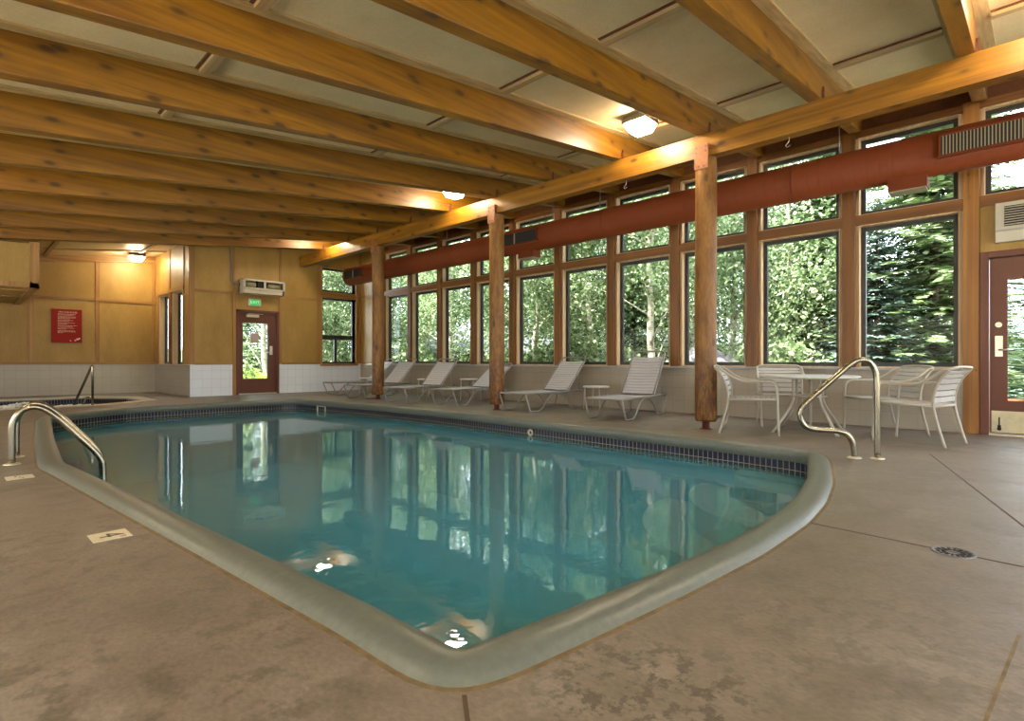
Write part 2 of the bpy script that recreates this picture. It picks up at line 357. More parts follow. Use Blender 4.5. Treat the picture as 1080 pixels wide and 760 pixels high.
def crom(pts, sub=6, closed=False):
    P = [Vector(p) for p in pts]; n = len(P); out = []
    for i in range(n if closed else n - 1):
        p1, p2 = P[i], P[(i + 1) % n]
        p0 = P[(i - 1) % n] if (closed or i > 0) else p1 * 2 - p2
        p3 = P[(i + 2) % n] if (closed or i + 2 < n) else p2 * 2 - p1
        for k in range(sub):
            t = k / sub
            out.append(0.5 * ((2 * p1) + (p2 - p0) * t + (2 * p0 - 5 * p1 + 4 * p2 - p3) * t * t + (3 * p1 - p0 - 3 * p2 + p3) * t ** 3))
    if not closed: out.append(P[-1])
    return out
def fillet(pts, r, n=6):
    # polyline with rounded inner corners
    P = [Vector(p) for p in pts]; out = [P[0]]
    for i in range(1, len(P) - 1):
        a, b, c = P[i - 1], P[i], P[i + 1]; d = min(r, (a - b).length * 0.49, (c - b).length * 0.49)
        p = b + (a - b).normalized() * d; q = b + (c - b).normalized() * d
        for k in range(n + 1):
            t = k / n; out.append(p * (1 - t) ** 2 + b * 2 * t * (1 - t) + q * t * t)
    out.append(P[-1]); return out

def tag(o, label=None, cat=None, group=None, kind=None):
    if label: o['label'] = label
    if cat: o['category'] = cat
    if group: o['group'] = group
    if kind: o['kind'] = kind
    return o
def empty(name, loc=(0, 0, 0), rz=0.0, **kw):
    o = bpy.data.objects.new(name, None); COL.objects.link(o); o.location = loc; o.rotation_euler = (0, 0, rz); o.empty_display_size = 0.1
    return tag(o, **kw)
def local(mb, o):
    # shift a mesh builder written in world space into the space of an unrotated empty
    L = o.location; mb.v = [(p[0] - L.x, p[1] - L.y, p[2] - L.z) for p in mb.v]; return mb
def kids(o): return [c for c in bpy.data.objects if c.parent == o]
def copy_tree(o, parent=None):
    c = o.copy(); COL.objects.link(c)
    if parent is not None: c.parent = parent
    for k in kids(o): copy_tree(k, c)
    return c
def text(name, body, size, mat, parent, loc, rot, depth=0.001, align='CENTER'):
    cu = bpy.data.curves.new(name, 'FONT'); cu.body = body; cu.size = size; cu.extrude = depth; cu.align_x = align; cu.align_y = 'CENTER'
    t = bpy.data.objects.new(name, cu); COL.objects.link(t); bpy.context.view_layer.update()
    me = bpy.data.meshes.new_from_object(t.evaluated_get(bpy.context.evaluated_depsgraph_get())); bpy.data.objects.remove(t); bpy.data.curves.remove(cu)
    me.materials.clear(); me.materials.append(mat)
    o = bpy.data.objects.new(name, me); COL.objects.link(o); o.parent = parent; o.location = loc; o.rotation_euler = rot
    return o

# ------------------------------------------------------------------ layout constants (metres; x towards the window wall, y towards the door wall)
WX = 8.10          # inner face of the window wall
DY = 13.85         # inner face of the door wall
AY = 16.90         # back wall of the spa alcove
AX = 3.75          # side wall of the spa alcove
X0, Y0 = -2.6, -2.8
zb = lambda x: 2.845 + 0.115 * x          # underside of the ceiling beams
zc = lambda x: zb(x) + 0.33               # ceiling panels
RAFT = [0.433 + 1.2192 * k for k in range(11)]
POST = [0.507 + 1.2192 * k for k in range(11)]
SILL = 0.745

# ------------------------------------------------------------------ pool outline
OUT = [(0.893, 1.026), (1.23, 0.974), (1.82, 0.900), (2.41, 0.845), (3.04, 0.838), (3.53, 0.880), (4.14, 0.985), (4.75, 1.145), (5.12, 1.245),
       (5.30, 1.33), (5.355, 1.50), (5.385, 1.80), (5.42, 2.48), (5.50, 4.93), (5.53, 7.09), (5.43, 8.60), (5.12, 10.90), (5.02, 11.12), (4.75, 11.24),
       (2.44, 11.25), (1.95, 11.17), (1.17, 10.66), (0.87, 10.35), (0.80, 9.90), (0.595, 7.45), (0.478, 5.75), (0.468, 5.52), (0.50, 5.25), (0.729, 2.697), (0.830, 1.50), (0.842, 1.12)]
def resample(poly, step=0.06):
    P = [Vector((x, y)) for x, y in poly]; n = len(P); out = []
    for i in range(n):
        a, b = P[i], P[(i + 1) % n]; k = max(1, int((b - a).length / step))
        for j in range(k): out.append(a.lerp(b, j / k))
    return out
def smooth(P, it=3):
    n = len(P)
    for _ in range(it): P = [(P[i - 1] + P[i] * 2 + P[(i + 1) % n]) / 4 for i in range(n)]
    return P
LOOP = smooth(resample(OUT, 0.05), 3)
def inset(P, d, it=2):
    n = len(P); out = []
    for i in range(n):
        t = (P[(i + 1) % n] - P[i - 1]).normalized(); nv = Vector((-t.y, t.x))   # counter-clockwise: inward normal is left
        out.append(P[i] + nv * d)
    return smooth(out, it) if it else out
def area(P): return sum(P[i - 1].x * P[i].y - P[i].x * P[i - 1].y for i in range(len(P))) / 2
if area(LOOP) < 0: LOOP.reverse()
SPA = [Vector(p) for p in [(-1.6, 12.75), (1.95, 12.75), (2.72, 13.35), (2.72, 14.75), (2.05, 15.65), (-1.6, 15.65)]]
if area(SPA) < 0: SPA.reverse()

def strip_loop(mb, loops, smooth_=True):
    # loops: list of closed 3D vertex rings of equal length
    n = len(loops[0]); vs = [p for L in loops for p in L]; fs = []
    for k in range(len(loops) - 1):
        for i in range(n): j = (i + 1) % n; fs.append((k * n + i, k * n + j, (k + 1) * n + j, (k + 1) * n + i))
    return mb.add(vs, fs, smooth_)
def ring(P, z): return [(p.x, p.y, z) for p in P]

# ------------------------------------------------------------------ floor
import bmesh
def deck_with_holes():
    bm = bmesh.new()
    def loop(P):
        vs = [bm.verts.new((p[0], p[1], 0)) for p in P]
        return [bm.edges.new((vs[i - 1], vs[i])) for i in range(len(vs))]
    es = loop([(X0, Y0), (WX + 0.2, Y0), (WX + 0.2, DY + 0.2), (AX + 0.15, DY + 0.2), (AX + 0.15, AY + 0.2), (X0, AY + 0.2)])
    es += loop([tuple(p) for p in inset(LOOP, 0.05)]) + loop([tuple(p) for p in inset(SPA, 0.0, 0)])
    bmesh.ops.triangle_fill(bm, use_beauty=True, use_dissolve=False, edges=es)
    for f in bm.faces:
        if f.normal.z < 0: f.normal_flip()
    me = bpy.data.meshes.new('floor'); bm.to_mesh(me); bm.free(); me.materials.append(M['deck'])
    o = bpy.data.objects.new('floor', me); COL.objects.link(o); return tag(o, kind='structure')
floor = deck_with_holes()
def joint(name, pts, wd=0.012, mat='joint'):
    mb = MB()
    for (a, b) in zip(pts[:-1], pts[1:]):
        a = Vector((a[0], a[1], 0)); b = Vector((b[0], b[1], 0)); d = (b - a); mb.obox((a + b) / 2 + Vector((0, 0, 0.0005)), d, (-d.y, d.x, 0), (0, 0, 1), d.length / 2, wd / 2, 0.001)
    return tag(mb.build(name, M[mat]), kind='structure')
joint('trim_1', [(3.06, 0.82), (2.90, -1.6)])
joint('trim_2', [(6.05, 0.66), (3.55, -0.02), (2.2, -0.4)], 0.010)
joint('trim_3', [(2.25, 0.03), (1.70, 0.075), (1.2, 0.12)], 0.008, 'grime')
joint('trim_4', [(0.885, 1.02), (0.50, 0.50)], 0.012)
joint('trim_5', [(2.4, 12.2), (3.7, 16.0)], 0.012)

# ------------------------------------------------------------------ walls
def wall_piece(name, boxes, mat, parent=None, kind='structure', bevel=0):
    mb = MB()
    for b in boxes: mb.box(*b)
    o = mb.build(name, mat, parent, bevel)
    if parent is None: tag(o, kind=kind)
    return o
zt = zc(WX) + 0.12
wr = empty('wall_right', (0, 0, 0), kind='structure')
wall_piece('tile_wainscot', [(WX, WX + 0.2, 0.43, DY, 0, SILL - 0.03)], M['wtile_y'], wr)
wall_piece('panel', [(WX, WX + 0.2, POST[10] + 0.07, DY, SILL, zt), (WX + 0.02, WX + 0.2, Y0, 0.433, 2.06, 2.66), (WX, WX + 0.2, Y0, -0.65, 0, 2.06)], M['ply_wall'], wr)
wall_piece('header', [(WX + 0.06, WX + 0.2, Y0, DY, 3.76, zt)], M['dark_header'], wr)
wall_piece('rail', [(WX - 0.005, WX + 0.2, Y0, POST[10], 2.575, 2.70)], M['rail_y'], wr, bevel=0.004)
wall_piece('rail', [(WX + 0.005, WX + 0.2, Y0, POST[10], 3.705, 3.79)], M['rail_y'], wr, bevel=0.004)
wall_piece('batten', [(WX - 0.015, WX, POST[10] + 0.07, DY, 2.57, 2.70), (WX - 0.015, WX, POST[10] + 0.07, DY, SILL, SILL + 0.05)], M['trim_y'], wr)
wall_piece('window_sill', [(WX - 0.045, WX + 0.2, 0.585, POST[10] - 0.06, SILL - 0.03, SILL)], M['sill'], wr, bevel=0.004)
for i, y in enumerate(POST):
    wall_piece('post', [(WX - 0.012, WX + 0.2, y - 0.072, y + 0.072, SILL if i else 0, zb(WX) + 0.02)], M['post_z'] if i else M['post_gold'], wr, bevel=0.004)
def window_unit(idx, y0, y1, spans):
    """one bay of the window wall: pale liner, bronze frame and glass for each light"""
    wn = empty('window_%d' % idx, (WX, (y0 + y1) / 2, SILL), kind='structure')
    for (za, zb_) in spans:
        ln, fr, gl = MB(), MB(), MB()
        a, b = y0 + 0.045, y1 - 0.045
        xa, xb = WX + 0.025, WX + 0.19
        t = 0.014
        ln.box(xa, xb, a - t, a, za, zb_); ln.box(xa, xb, b, b + t, za, zb_); ln.box(xa, xb, a, b, zb_ - t, zb_); ln.box(xa, xb, a, b, za, za + t)
        # stepped stop between post and liner
        ln.box(WX + 0.045, WX + 0.19, y0, a - t, za, zb_); ln.box(WX + 0.045, WX + 0.19, b + t, y1, za, zb_)
        fw = 0.052; c, d = za + t, zb_ - t
        for (p, q, r, s_) in ((a, a + fw, c, d), (b - fw, b, c, d), (a + fw, b - fw, c, c + fw), (a + fw, b - fw, d - fw, d)): fr.box(WX + 0.12, WX + 0.17, p, q, r, s_)
        gl.box(WX + 0.143, WX + 0.147, a + fw, b - fw, c + fw, d - fw)
        local(ln, wn).build('window_liner', M['pale_z'], wn); local(fr, wn).build('window_frame', M['bronze'], wn); local(gl, wn).build('pane', M['glass'], wn)
for i in range(10):
    window_unit(i + 1, POST[i] + 0.072, POST[i + 1] - 0.072, [(SILL, 2.575), (2.70, 3.705)])
window_unit(11, POST[0] - 1.2192 + 0.072, POST[0] - 0.072, [(2.70, 3.705)])
window_unit(12, POST[0] - 2 * 1.2192 + 0.072, POST[0] - 1.2192 - 0.072, [(2.70, 3.705)])

# door wall
wf = empty('wall_far', (0, DY, 0), kind='structure')
DX0, DX1 = 4.74, 5.77
BW = (6.93, 7.93)
def far(name, boxes, mat, bevel=0):
    mb = MB()
    for b in boxes: mb.box(*b)
    return local(mb, wf).build(name, mat, wf, bevel)
T = 0.2
far('panel', [(AX + 0.001, DX0, DY, DY + T, SILL, zc(6.0)), (DX0, DX1, DY, DY + T, 2.08, zc(6.2)), (DX1, BW[0], DY, DY + T, SILL, zc(7.0)), (BW[0], BW[1], DY, DY + T, 3.42, zc(8)), (BW[1], WX + 0.2, DY, DY + T, SILL, zc(8.1))], M['ply_wall'])
far('tile_wainscot', [(AX + 0.001, DX0, DY - 0.004, DY + T, 0, SILL), (DX1, WX + 0.2, DY - 0.004, DY + T, 0, SILL)], M['wtile_x'])
far('batten', [(AX, AX + 0.09, DY - 0.022, DY, SILL, zc(3.8))], M['trim_z'])
far('batten', [(DX0 - 0.08, DX0 - 0.005, DY - 0.022, DY, 0, 2.46)], M['trim_z'])
far('batten', [(DX1 + 0.005, DX1 + 0.07, DY - 0.022, DY, SILL, zc(5.8))], M['trim_z'])
far('batten', [(BW[0] - 0.13, BW[0] - 0.05, DY - 0.022, DY, SILL, zc(6.8))], M['trim_z'])
far('batten', [(WX - 0.06, WX, DY - 0.022, DY, SILL, zc(8))], M['trim_z'])
far('batten', [(AX + 0.09, DX0 - 0.08, DY - 0.02, DY, SILL - 0.01, SILL + 0.045)], M['trim_x'])
far('batten', [(DX1 + 0.07, BW[0] - 0.05, DY - 0.02, DY, SILL - 0.01, SILL + 0.045)], M['trim_x'])
far('batten', [(AX + 0.09, DX0 - 0.08, DY - 0.018, DY, 2.43, 2.49)], M['trim_x'])
far('batten', [(DX1 + 0.07, BW[0] - 0.13, DY - 0.018, DY, 2.43, 2.49)], M['trim_x'])
far('batten', [(DX0 - 0.08, DX1 + 0.005, DY - 0.018, DY, 2.40, 2.46)], M['trim_x'])
far('batten', [(DX0 - 0.08, DX0 - 0.03, DY - 0.016, DY, 2.46, zc(4.7))], M['trim_z'])
# window in the door wall
wb = empty('window_13', (7.43, DY, SILL), kind='structure')
def part_boxes(root, name, boxes, mat, bevel=0):
    mb = MB()
    for b in boxes: mb.box(*b)
    return local(mb, root).build(name, mat, root, bevel)
b0, b1 = BW
part_boxes(wb, 'window_casing', [(b0 - 0.05, b0, DY - 0.03, DY + T, 0.72, 3.42), (b1, b1 + 0.06, DY - 0.03, DY + T, 0.72, 3.42), (b0 - 0.05, b1 + 0.06, DY - 0.03, DY + T, 3.36, 3.42)], M['trim_z'], 0.004)
part_boxes(wb, 'window_casing', [(b0 - 0.05, b1 + 0.06, DY - 0.035, DY + T, 2.55, 2.71), (b0 - 0.05, b1 + 0.06, DY - 0.06, DY + T, 0.69, 0.75)], M['trim_x'], 0.004)
fb = []
for (za, zz) in ((0.75, 2.55), (2.71, 3.36)):
    fb += [(b0, b0 + 0.045, DY + 0.08, DY + 0.13, za, zz), (b1 - 0.06, b1, DY + 0.08, DY + 0.13, za, zz), (b0, b1, DY + 0.08, DY + 0.13, za, za + 0.05), (b0, b1, DY + 0.08, DY + 0.13, zz - 0.05, zz)]
fb += [(b0, b1, DY + 0.07, DY + 0.13, 1.41, 1.53), (7.33, 7.40, DY + 0.075, DY + 0.13, 0.75, 1.41)]
part_boxes(wb, 'window_frame', fb, M['bronze'])
part_boxes(wb, 'pane', [(b0, b1, DY + 0.10, DY + 0.104, 0.77, 2.53), (b0, b1, DY + 0.10, DY + 0.104, 2.73, 3.34)], M['glass'])

# spa alcove walls
wa = empty('wall_alcove', (1.0, AY, 0), kind='structure')
A = lambda n, b, m, bv=0: part_boxes(wa, n, b, m, bv)
A('panel', [(X0, AX + 0.2, AY, AY + T, SILL, zc(AX))], M['ply_wall'])
A('tile_wainscot', [(X0, AX + 0.2, AY - 0.004, AY + T, 0, SILL)], tilemat('lamplit wall tile', (0.42, 0.37, 0.28), (0.34, 0.29, 0.21), 0.2, 0.2, 0.003, 'x', 0.25, 0.02))  # warm lamplight put into the alcove's copy of the tile colour
for bx in (0.05, 1.26, 3.70):
    A('batten', [(bx - 0.045 if bx < 3 else bx - 0.02, bx + 0.045, AY - 0.02, AY, SILL, zc(bx))], M['trim_z'])
A('batten', [(2.47, 2.55, AY - 0.02, AY, SILL, zc(2.4))], M['trim_z'])
A('batten', [(X0, AX, AY - 0.026, AY, 2.33, 2.40)], M['trim_x'])
A('batten', [(X0, AX, AY - 0.03, AY, SILL - 0.01, SILL + 0.05)], M['trim_x'])
mb = MB(); mb.hexa([(X0, AY - 0.04, zc(X0) - 0.16), (AX, AY - 0.04, zc(AX) - 0.16), (AX, AY, zc(AX) - 0.16), (X0, AY, zc(X0) - 0.16), (X0, AY - 0.04, zc(X0)), (AX, AY - 0.04, zc(AX)), (AX, AY, zc(AX)), (X0, AY, zc(X0))])
local(mb, wa).build('batten', M['trim_x'], wa)
ws = empty('wall_side', (AX, 15.3, 0), kind='structure')
Sx = lambda n, b, m, bv=0: part_boxes(ws, n, b, m, bv)
Sx('panel', [(AX, AX + T, DY + 0.01, 14.38, SILL, zc(AX)), (AX, AX + T, 15.30, 15.56, SILL, 2.52), (AX, AX + T, 16.50, AY, SILL, zc(AX)), (AX, AX + T, 14.38, 16.50, 2.52, zc(AX))], M['ply_wall'])
Sx('tile_wainscot', [(AX - 0.004, AX + T, DY + 0.005, AY, 0, SILL - 0.02)], M['wtile_y'])
Sx('batten', [(AX - 0.025, AX, DY + 0.0, DY + 0.10, SILL, zc(AX))], M['trim_z'])
Sx('batten', [(AX - 0.02, AX, 14.28, 14.38, SILL, zc(AX))], M['trim_z'])
Sx('batten', [(AX - 0.02, AX, 15.30, 15.56, SILL, 2.52)], M['post_z'])
Sx('batten', [(AX - 0.02, AX, 16.50, 16.60, SILL, 2.52)], M['trim_z'])
Sx('batten', [(AX - 0.018, AX, 15.42, 15.50, 2.60, zc(AX))], M['trim_z'])
Sx('batten', [(AX - 0.03, AX, 14.28, 16.62, 2.52, 2.60)], M['trim_y'])
Sx('batten', [(AX - 0.02, AX, DY + 0.1, 14.28, 2.33, 2.40)], M['trim_y'])
Sx('window_sill', [(AX - 0.04, AX + T, 14.34, 16.54, SILL - 0.02, SILL)], M['pale_z'])
for k, (ya, yb) in enumerate(((14.38, 15.30), (15.56, 16.50))):
    wn = empty('window_%d' % (14 + k), (AX, (ya + yb) / 2, SILL), kind='structure')
    t = 0.02
    part_boxes(wn, 'window_liner', [(AX + 0.0, AX + 0.19, ya, ya + t, SILL, 2.52), (AX, AX + 0.19, yb - t, yb, SILL, 2.52), (AX, AX + 0.19, ya, yb, 2.50, 2.52)], M['pale_z'])
    fw = 0.055
    part_boxes(wn, 'window_frame', [(AX + 0.12, AX + 0.17, ya + t, ya + t + fw, SILL, 2.5), (AX + 0.12, AX + 0.17, yb - t - fw, yb - t, SILL, 2.5), (AX + 0.12, AX + 0.17, ya + t, yb - t, SILL, SILL + fw), (AX + 0.12, AX + 0.17, ya + t, yb - t, 2.5 - fw, 2.5)], M['bronze'])
    part_boxes(wn, 'pane', [(AX + 0.143, AX + 0.147, ya + t, yb - t, SILL + 0.03, 2.48)], M['glass'])
# walls behind the viewer and to the left; windows added for ceiling light
wl = empty('wall_left', (X0, 0, 0), kind='structure')
lb = [(-2.0 + 2.6 * k, 0.3 + 2.6 * k) for k in range(6)]
pb = [(X0 - T, X0, Y0 - T, AY + T, 0, 0.15), (X0 - T, X0, Y0 - T, AY + T, 2.15, zc(X0) + 0.2), (X0 - T, X0, Y0 - T, lb[0][0], 0.15, 2.15), (X0 - T, X0, lb[-1][1], AY + T, 0.15, 2.15)]
for k in range(5): pb.append((X0 - T, X0, lb[k][1], lb[k + 1][0], 0.15, 2.15))
part_boxes(wl, 'panel', pb, M['ply_wall'])
for k, (ya, yb) in enumerate(lb):
    wn = empty('window_%d' % (21 + k), (X0, (ya + yb) / 2, 0.15), kind='structure')  # added window, never in view, lets terrace light in
    part_boxes(wn, 'window_frame', [(X0 - 0.12, X0 - 0.07, ya, ya + 0.05, 0.15, 2.15), (X0 - 0.12, X0 - 0.07, yb - 0.05, yb, 0.15, 2.15), (X0 - 0.12, X0 - 0.07, ya, yb, 0.15, 0.20), (X0 - 0.12, X0 - 0.07, ya, yb, 2.10, 2.15)], M['bronze'])
    part_boxes(wn, 'pane', [(X0 - 0.10, X0 - 0.096, ya + 0.04, yb - 0.04, 0.19, 2.11)], M['glass'])
wn_ = empty('wall_near', (0, Y0, 0), kind='structure')
bays = [(-2.3 + 2.0 * k, -0.5 + 2.0 * k) for k in range(5)]
pb = [(X0 - T, WX + T, Y0 - T, Y0, 0, 0.3), (X0 - T, WX + T, Y0 - T, Y0, 2.75, zt), (X0 - T, bays[0][0], Y0 - T, Y0, 0.3, 2.75), (bays[-1][1], WX + T, Y0 - T, Y0, 0.3, 2.75)]
for k in range(4): pb.append((bays[k][1], bays[k + 1][0], Y0 - T, Y0, 0.3, 2.75))
part_boxes(wn_, 'panel', pb, M['ply_wall'])
for k, (xa, xb) in enumerate(bays):
    wn = empty('window_%d' % (16 + k), ((xa + xb) / 2, Y0, 0.3), kind='structure')  # unseen window added behind the viewer for upward light
    part_boxes(wn, 'window_frame', [(xa, xa + 0.05, Y0 - 0.12, Y0 - 0.07, 0.3, 2.75), (xb - 0.05, xb, Y0 - 0.12, Y0 - 0.07, 0.3, 2.75), (xa, xb, Y0 - 0.12, Y0 - 0.07, 0.3, 0.35), (xa, xb, Y0 - 0.12, Y0 - 0.07, 2.70, 2.75)], M['bronze'])
    part_boxes(wn, 'pane', [(xa + 0.04, xb - 0.04, Y0 - 0.10, Y0 - 0.096, 0.34, 2.71)], M['glass'])

# ------------------------------------------------------------------ ceiling
def slab(mb, x0, x1, y0, y1, f0, f1):
    return mb.hexa([(x0, y0, f0(x0)), (x1, y0, f0(x1)), (x1, y1, f0(x1)), (x0, y1, f0(x0)), (x0, y0, f1(x0)), (x1, y0, f1(x1)), (x1, y1, f1(x1)), (x0, y1, f1(x0))])
ce = empty('ceiling', (2.5, 6, 3.0), kind='structure')
mb = MB(); slab(mb, X0 - T - 2.4, WX + 0.75, Y0 - T - 2.4, DY + 1.5, zc, lambda x: zc(x) + 0.2); slab(mb, X0 - T - 2.4, AX + 0.4, DY + 1.5, AY + 0.4, zc, lambda x: zc(x) + 0.2)  # unseen eaves stretched on three sides to keep sky and sun out
local(mb, ce).build('panel', M['ply_ceil'], ce)
mb = MB()
lines = RAFT + [DY - 0.06]
for y in RAFT:
    for (a, b) in ((y - 0.165, y - 0.064), (y + 0.064, y + 0.165)): slab(mb, X0, WX + 0.05, a, b, lambda x: zc(x) - 0.022, lambda x: zc(x) + 0.01)
local(mb, ce).build('trim_board', M['ceil_trim_x'], ce)
mb = MB()
edges = [Y0] + RAFT + [DY]; gap = MB()
for i in range(len(edges) - 1):
    for xb in (-0.98, 1.46, 3.90, 6.34):
        a = edges[i] + (0.165 if i else 0); b = edges[i + 1] - (0.165 if i + 1 < len(edges) - 1 else 0)
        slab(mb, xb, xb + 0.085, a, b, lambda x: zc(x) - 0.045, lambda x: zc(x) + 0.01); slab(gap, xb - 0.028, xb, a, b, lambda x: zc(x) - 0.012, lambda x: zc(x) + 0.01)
local(gap, ce).build('reveal_strip', M['dark_header'], ce)  # brown reveal and its shadow line drawn as one dark strip
for xb in (1.46, 3.2): slab(mb, xb, xb + 0.085, DY, AY, lambda x: zc(x) - 0.04, lambda x: zc(x) + 0.01)
local(mb, ce).build('trim_board', M['ceil_trim_y'], ce)
mb = MB()
for y in (14.6, 15.8): slab(mb, X0, AX, y, y + 0.05, lambda x: zc(x) - 0.03, lambda x: zc(x) + 0.01)
local(mb, ce).build('trim_board', M['ceil_trim_x'], ce)

ORD = ['nearest', 'second nearest', 'third', 'fourth', 'fifth', 'sixth', 'seventh', 'eighth', 'ninth', 'tenth', 'eleventh']
from_far = ['closest to the far door wall', 'second from the far door wall', 'third from the far door wall', 'fourth from the far door wall', 'fifth from the far door wall',
            'sixth from the far door wall', 'seventh from the far door wall', 'third from the right edge, above the nearest log column', 'second from the right edge, cut off at its upper end', 'at the far right of the ceiling, nearly end on']
for i, y in enumerate(RAFT):
    mb = MB(); slab(mb, X0, WX + 0.10, y - 0.065, y + 0.065, zb, lambda x: zc(x) + 0.02)
    o = mb.build('ceiling_beam', M['beam_x'], None, 0.006)
    k = len(RAFT) - 1 - i
    if k < 7: pos = from_far[k]
    else: pos = {7: 'ending just left of the big ceiling lamp by the nearest column', 8: 'ending over the nearest log column', 9: 'second from the right edge', 10: 'nearest the right edge, nearly end on'}[k]
    tag(o, 'knotty varnished timber ceiling beam, ' + pos, 'beam', 'sloping ceiling beams')
# girder on the log columns
GX0, GX1 = 6.30, 6.46
g = empty('girder', (6.38, 6, 3.295), label='long varnished timber girder resting on the three log columns', cat='beam')
mb = MB(); mb.box(GX0, GX1, Y0, DY + 0.02, 3.295, 3.572); local(mb, g).build('timber', M['beam_y'], g, 0.006)
for y in RAFT:
    mb = MB(); mb.box(GX0 + 0.02, GX0 + 0.03, y - 0.085, y - 0.066, 3.573, 3.70); mb.box(GX0 - 0.004, GX0 + 0.03, y - 0.075, y - 0.068, 3.573, 3.66)
    local(mb, g).build('angle_bracket', M['base'], g)
ccol = ['nearest log column, right of the middle, with a dark mottled foot', 'middle log column, behind the loungers by the pool', 'farthest log column, nearest the door wall']
for i, y in enumerate((2.87, 6.52, 10.19)):
    c = empty('log_column', (6.38, y, 0), label=ccol[i], cat='column', group='peeled log columns')
    mb = MB(); prof = []
    rnd = random.Random(i)
    rings = []
    n = 28
    vs = []; fs = []; zs = [0.10, 0.13, 0.5, 1.0, 1.6, 2.2, 2.8, 3.28, 3.295]
    for k, z in enumerate(zs):
        r0 = 0.130 - 0.006 * z / 3.3 - (0.008 if k == 0 else 0)
        for j in range(n):
            a = 2 * PI * j / n; r = r0 * (1 + 0.018 * math.sin(3 * a + z * 1.3 + i) + 0.012 * math.sin(5 * a - z * 2 + i))
            vs.append((r * math.cos(a), r * math.sin(a), z))
    for k in range(len(zs) - 1):
        for j in range(n): fs.append((k * n + j, k * n + (j + 1) % n, (k + 1) * n + (j + 1) % n, (k + 1) * n + j))
    fs.append(tuple(reversed(range(n)))); fs.append(tuple((len(zs) - 1) * n + j for j in range(n)))
    mb.add(vs, fs, True); mb.build('log', M['log'], c)
    MB().lathe(0, 0, [(0.075, 0.0), (0.075, 0.008), (0.045, 0.010), (0.043, 0.105)], 20).build('base_socket', M['base'], c)
    mb = MB(); mb.box(-0.136, -0.126, -0.085, 0.085, 3.14, 3.43); mb.box(-0.126, -0.081, -0.08, 0.08, 3.30, 3.43)
    mb.build('steel_plate', M['rust'], c)
    mb = MB()
    for (by, bz) in ((-0.06, 3.40), (0.06, 3.40), (-0.06, 3.34), (0.06, 3.34), (-0.03, 3.17), (0.03, 3.17)): mb.tube([(-0.134, by, bz), (-0.143, by, bz)], 0.009, 8)
    mb.build('bolt', M['base'], c)

# soffit box over the spa, upper left
bx = empty('wall_bulkhead', (0, 14.7, 2.1), kind='structure')
part_boxes(bx, 'panel', [(X0, 1.04, 12.75, AY, 2.15, zc(X0) + 0.02)], M['ply_wall'])
part_boxes(bx, 'edge_trim', [(0.93, 1.06, 12.72, 12.75, 2.12, 2.93), (X0, 1.06, 12.72, 12.75, 2.12, 2.21), (-0.25, -0.16, 12.72, 12.75, 2.2, 2.8), (0.95, 1.06, 12.75, AY, 2.12, 2.15), (X0, 0.95, 13.5, 13.56, 2.13, 2.15), (X0, 0.95, 14.9, 14.96, 2.13, 2.15)], M['trim_z'])

# ------------------------------------------------------------------ swimming pool
pool = empty('swimming_pool', (0, 0, 0), label='sunken swimming pool with grey green coping and dark waterline tiles', cat='pool')
prof = [(-0.012, 0.001), (0.0, 0.012), (0.018, 0.026), (0.05, 0.036), (0.09, 0.038), (0.125, 0.033), (0.143, 0.018), (0.147, 0.0), (0.145, -0.065), (0.138, -0.072), (0.10, -0.072)]
mb = MB(); strip_loop(mb, [ring(inset(LOOP, d), z) for d, z in prof]); mb.build('coping', M['coping'], pool)
mb = MB(); strip_loop(mb, [ring(inset(LOOP, -0.030), 0.0008), ring(inset(LOOP, -0.010), 0.0015), ring(inset(LOOP, 0.01), 0.0015)]); mb.build('sealant', M['grime'], pool)
IN = inset(LOOP, 0.130)
mb = MB(); strip_loop(mb, [ring(IN, -0.07), ring(IN, -0.226)])
o = mb.build('waterline_tile', M['ptile'], pool)
uvl = o.data.uv_layers.new(name='run'); n = len(IN); acc = [0.0]
for i in range(n): acc.append(acc[-1] + (IN[(i + 1) % n] - IN[i]).length)
for f in o.data.polygons:
    i = f.index % n
    for li in f.loop_indices:
        vi = o.data.loops[li].vertex_index; k = vi % n; u = acc[k] if not (i == n - 1 and k == 0) else acc[n]
        uvl.data[li].uv = (u, o.data.vertices[vi].co.z + 0.226)
mb = MB(); IN2 = inset(LOOP, 0.22, 6)
strip_loop(mb, [ring(IN, -0.226), ring(IN, -1.1), ring(IN2, -1.25)])
mb.add(ring(IN2, -1.25), [tuple(range(len(IN2)))]); mb.build('basin', M['plaster'], pool)
WL = -0.172
# corner entry steps: three fan shaped treads at the handrail corner
def tread(cx, cy, rx, ry, z0, z1):
    pts = []
    for k in range(25):
        a = PI / 2 + (PI / 2 + 0.25) * k / 24; pts.append((cx + rx * math.cos(a), cy + ry * math.sin(a)))
    poly = [(cx, cy)] + pts
    return MB().prism([p for p in poly], z0, z1)
for k, (rx, ry, z) in enumerate(((0.72, 0.66, -0.205), (1.16, 1.05, -0.40), (1.60, 1.45, -0.62))):
    tread(5.26, 1.36, rx, ry, -1.25, z).build('entry_step', M['step'], pool)
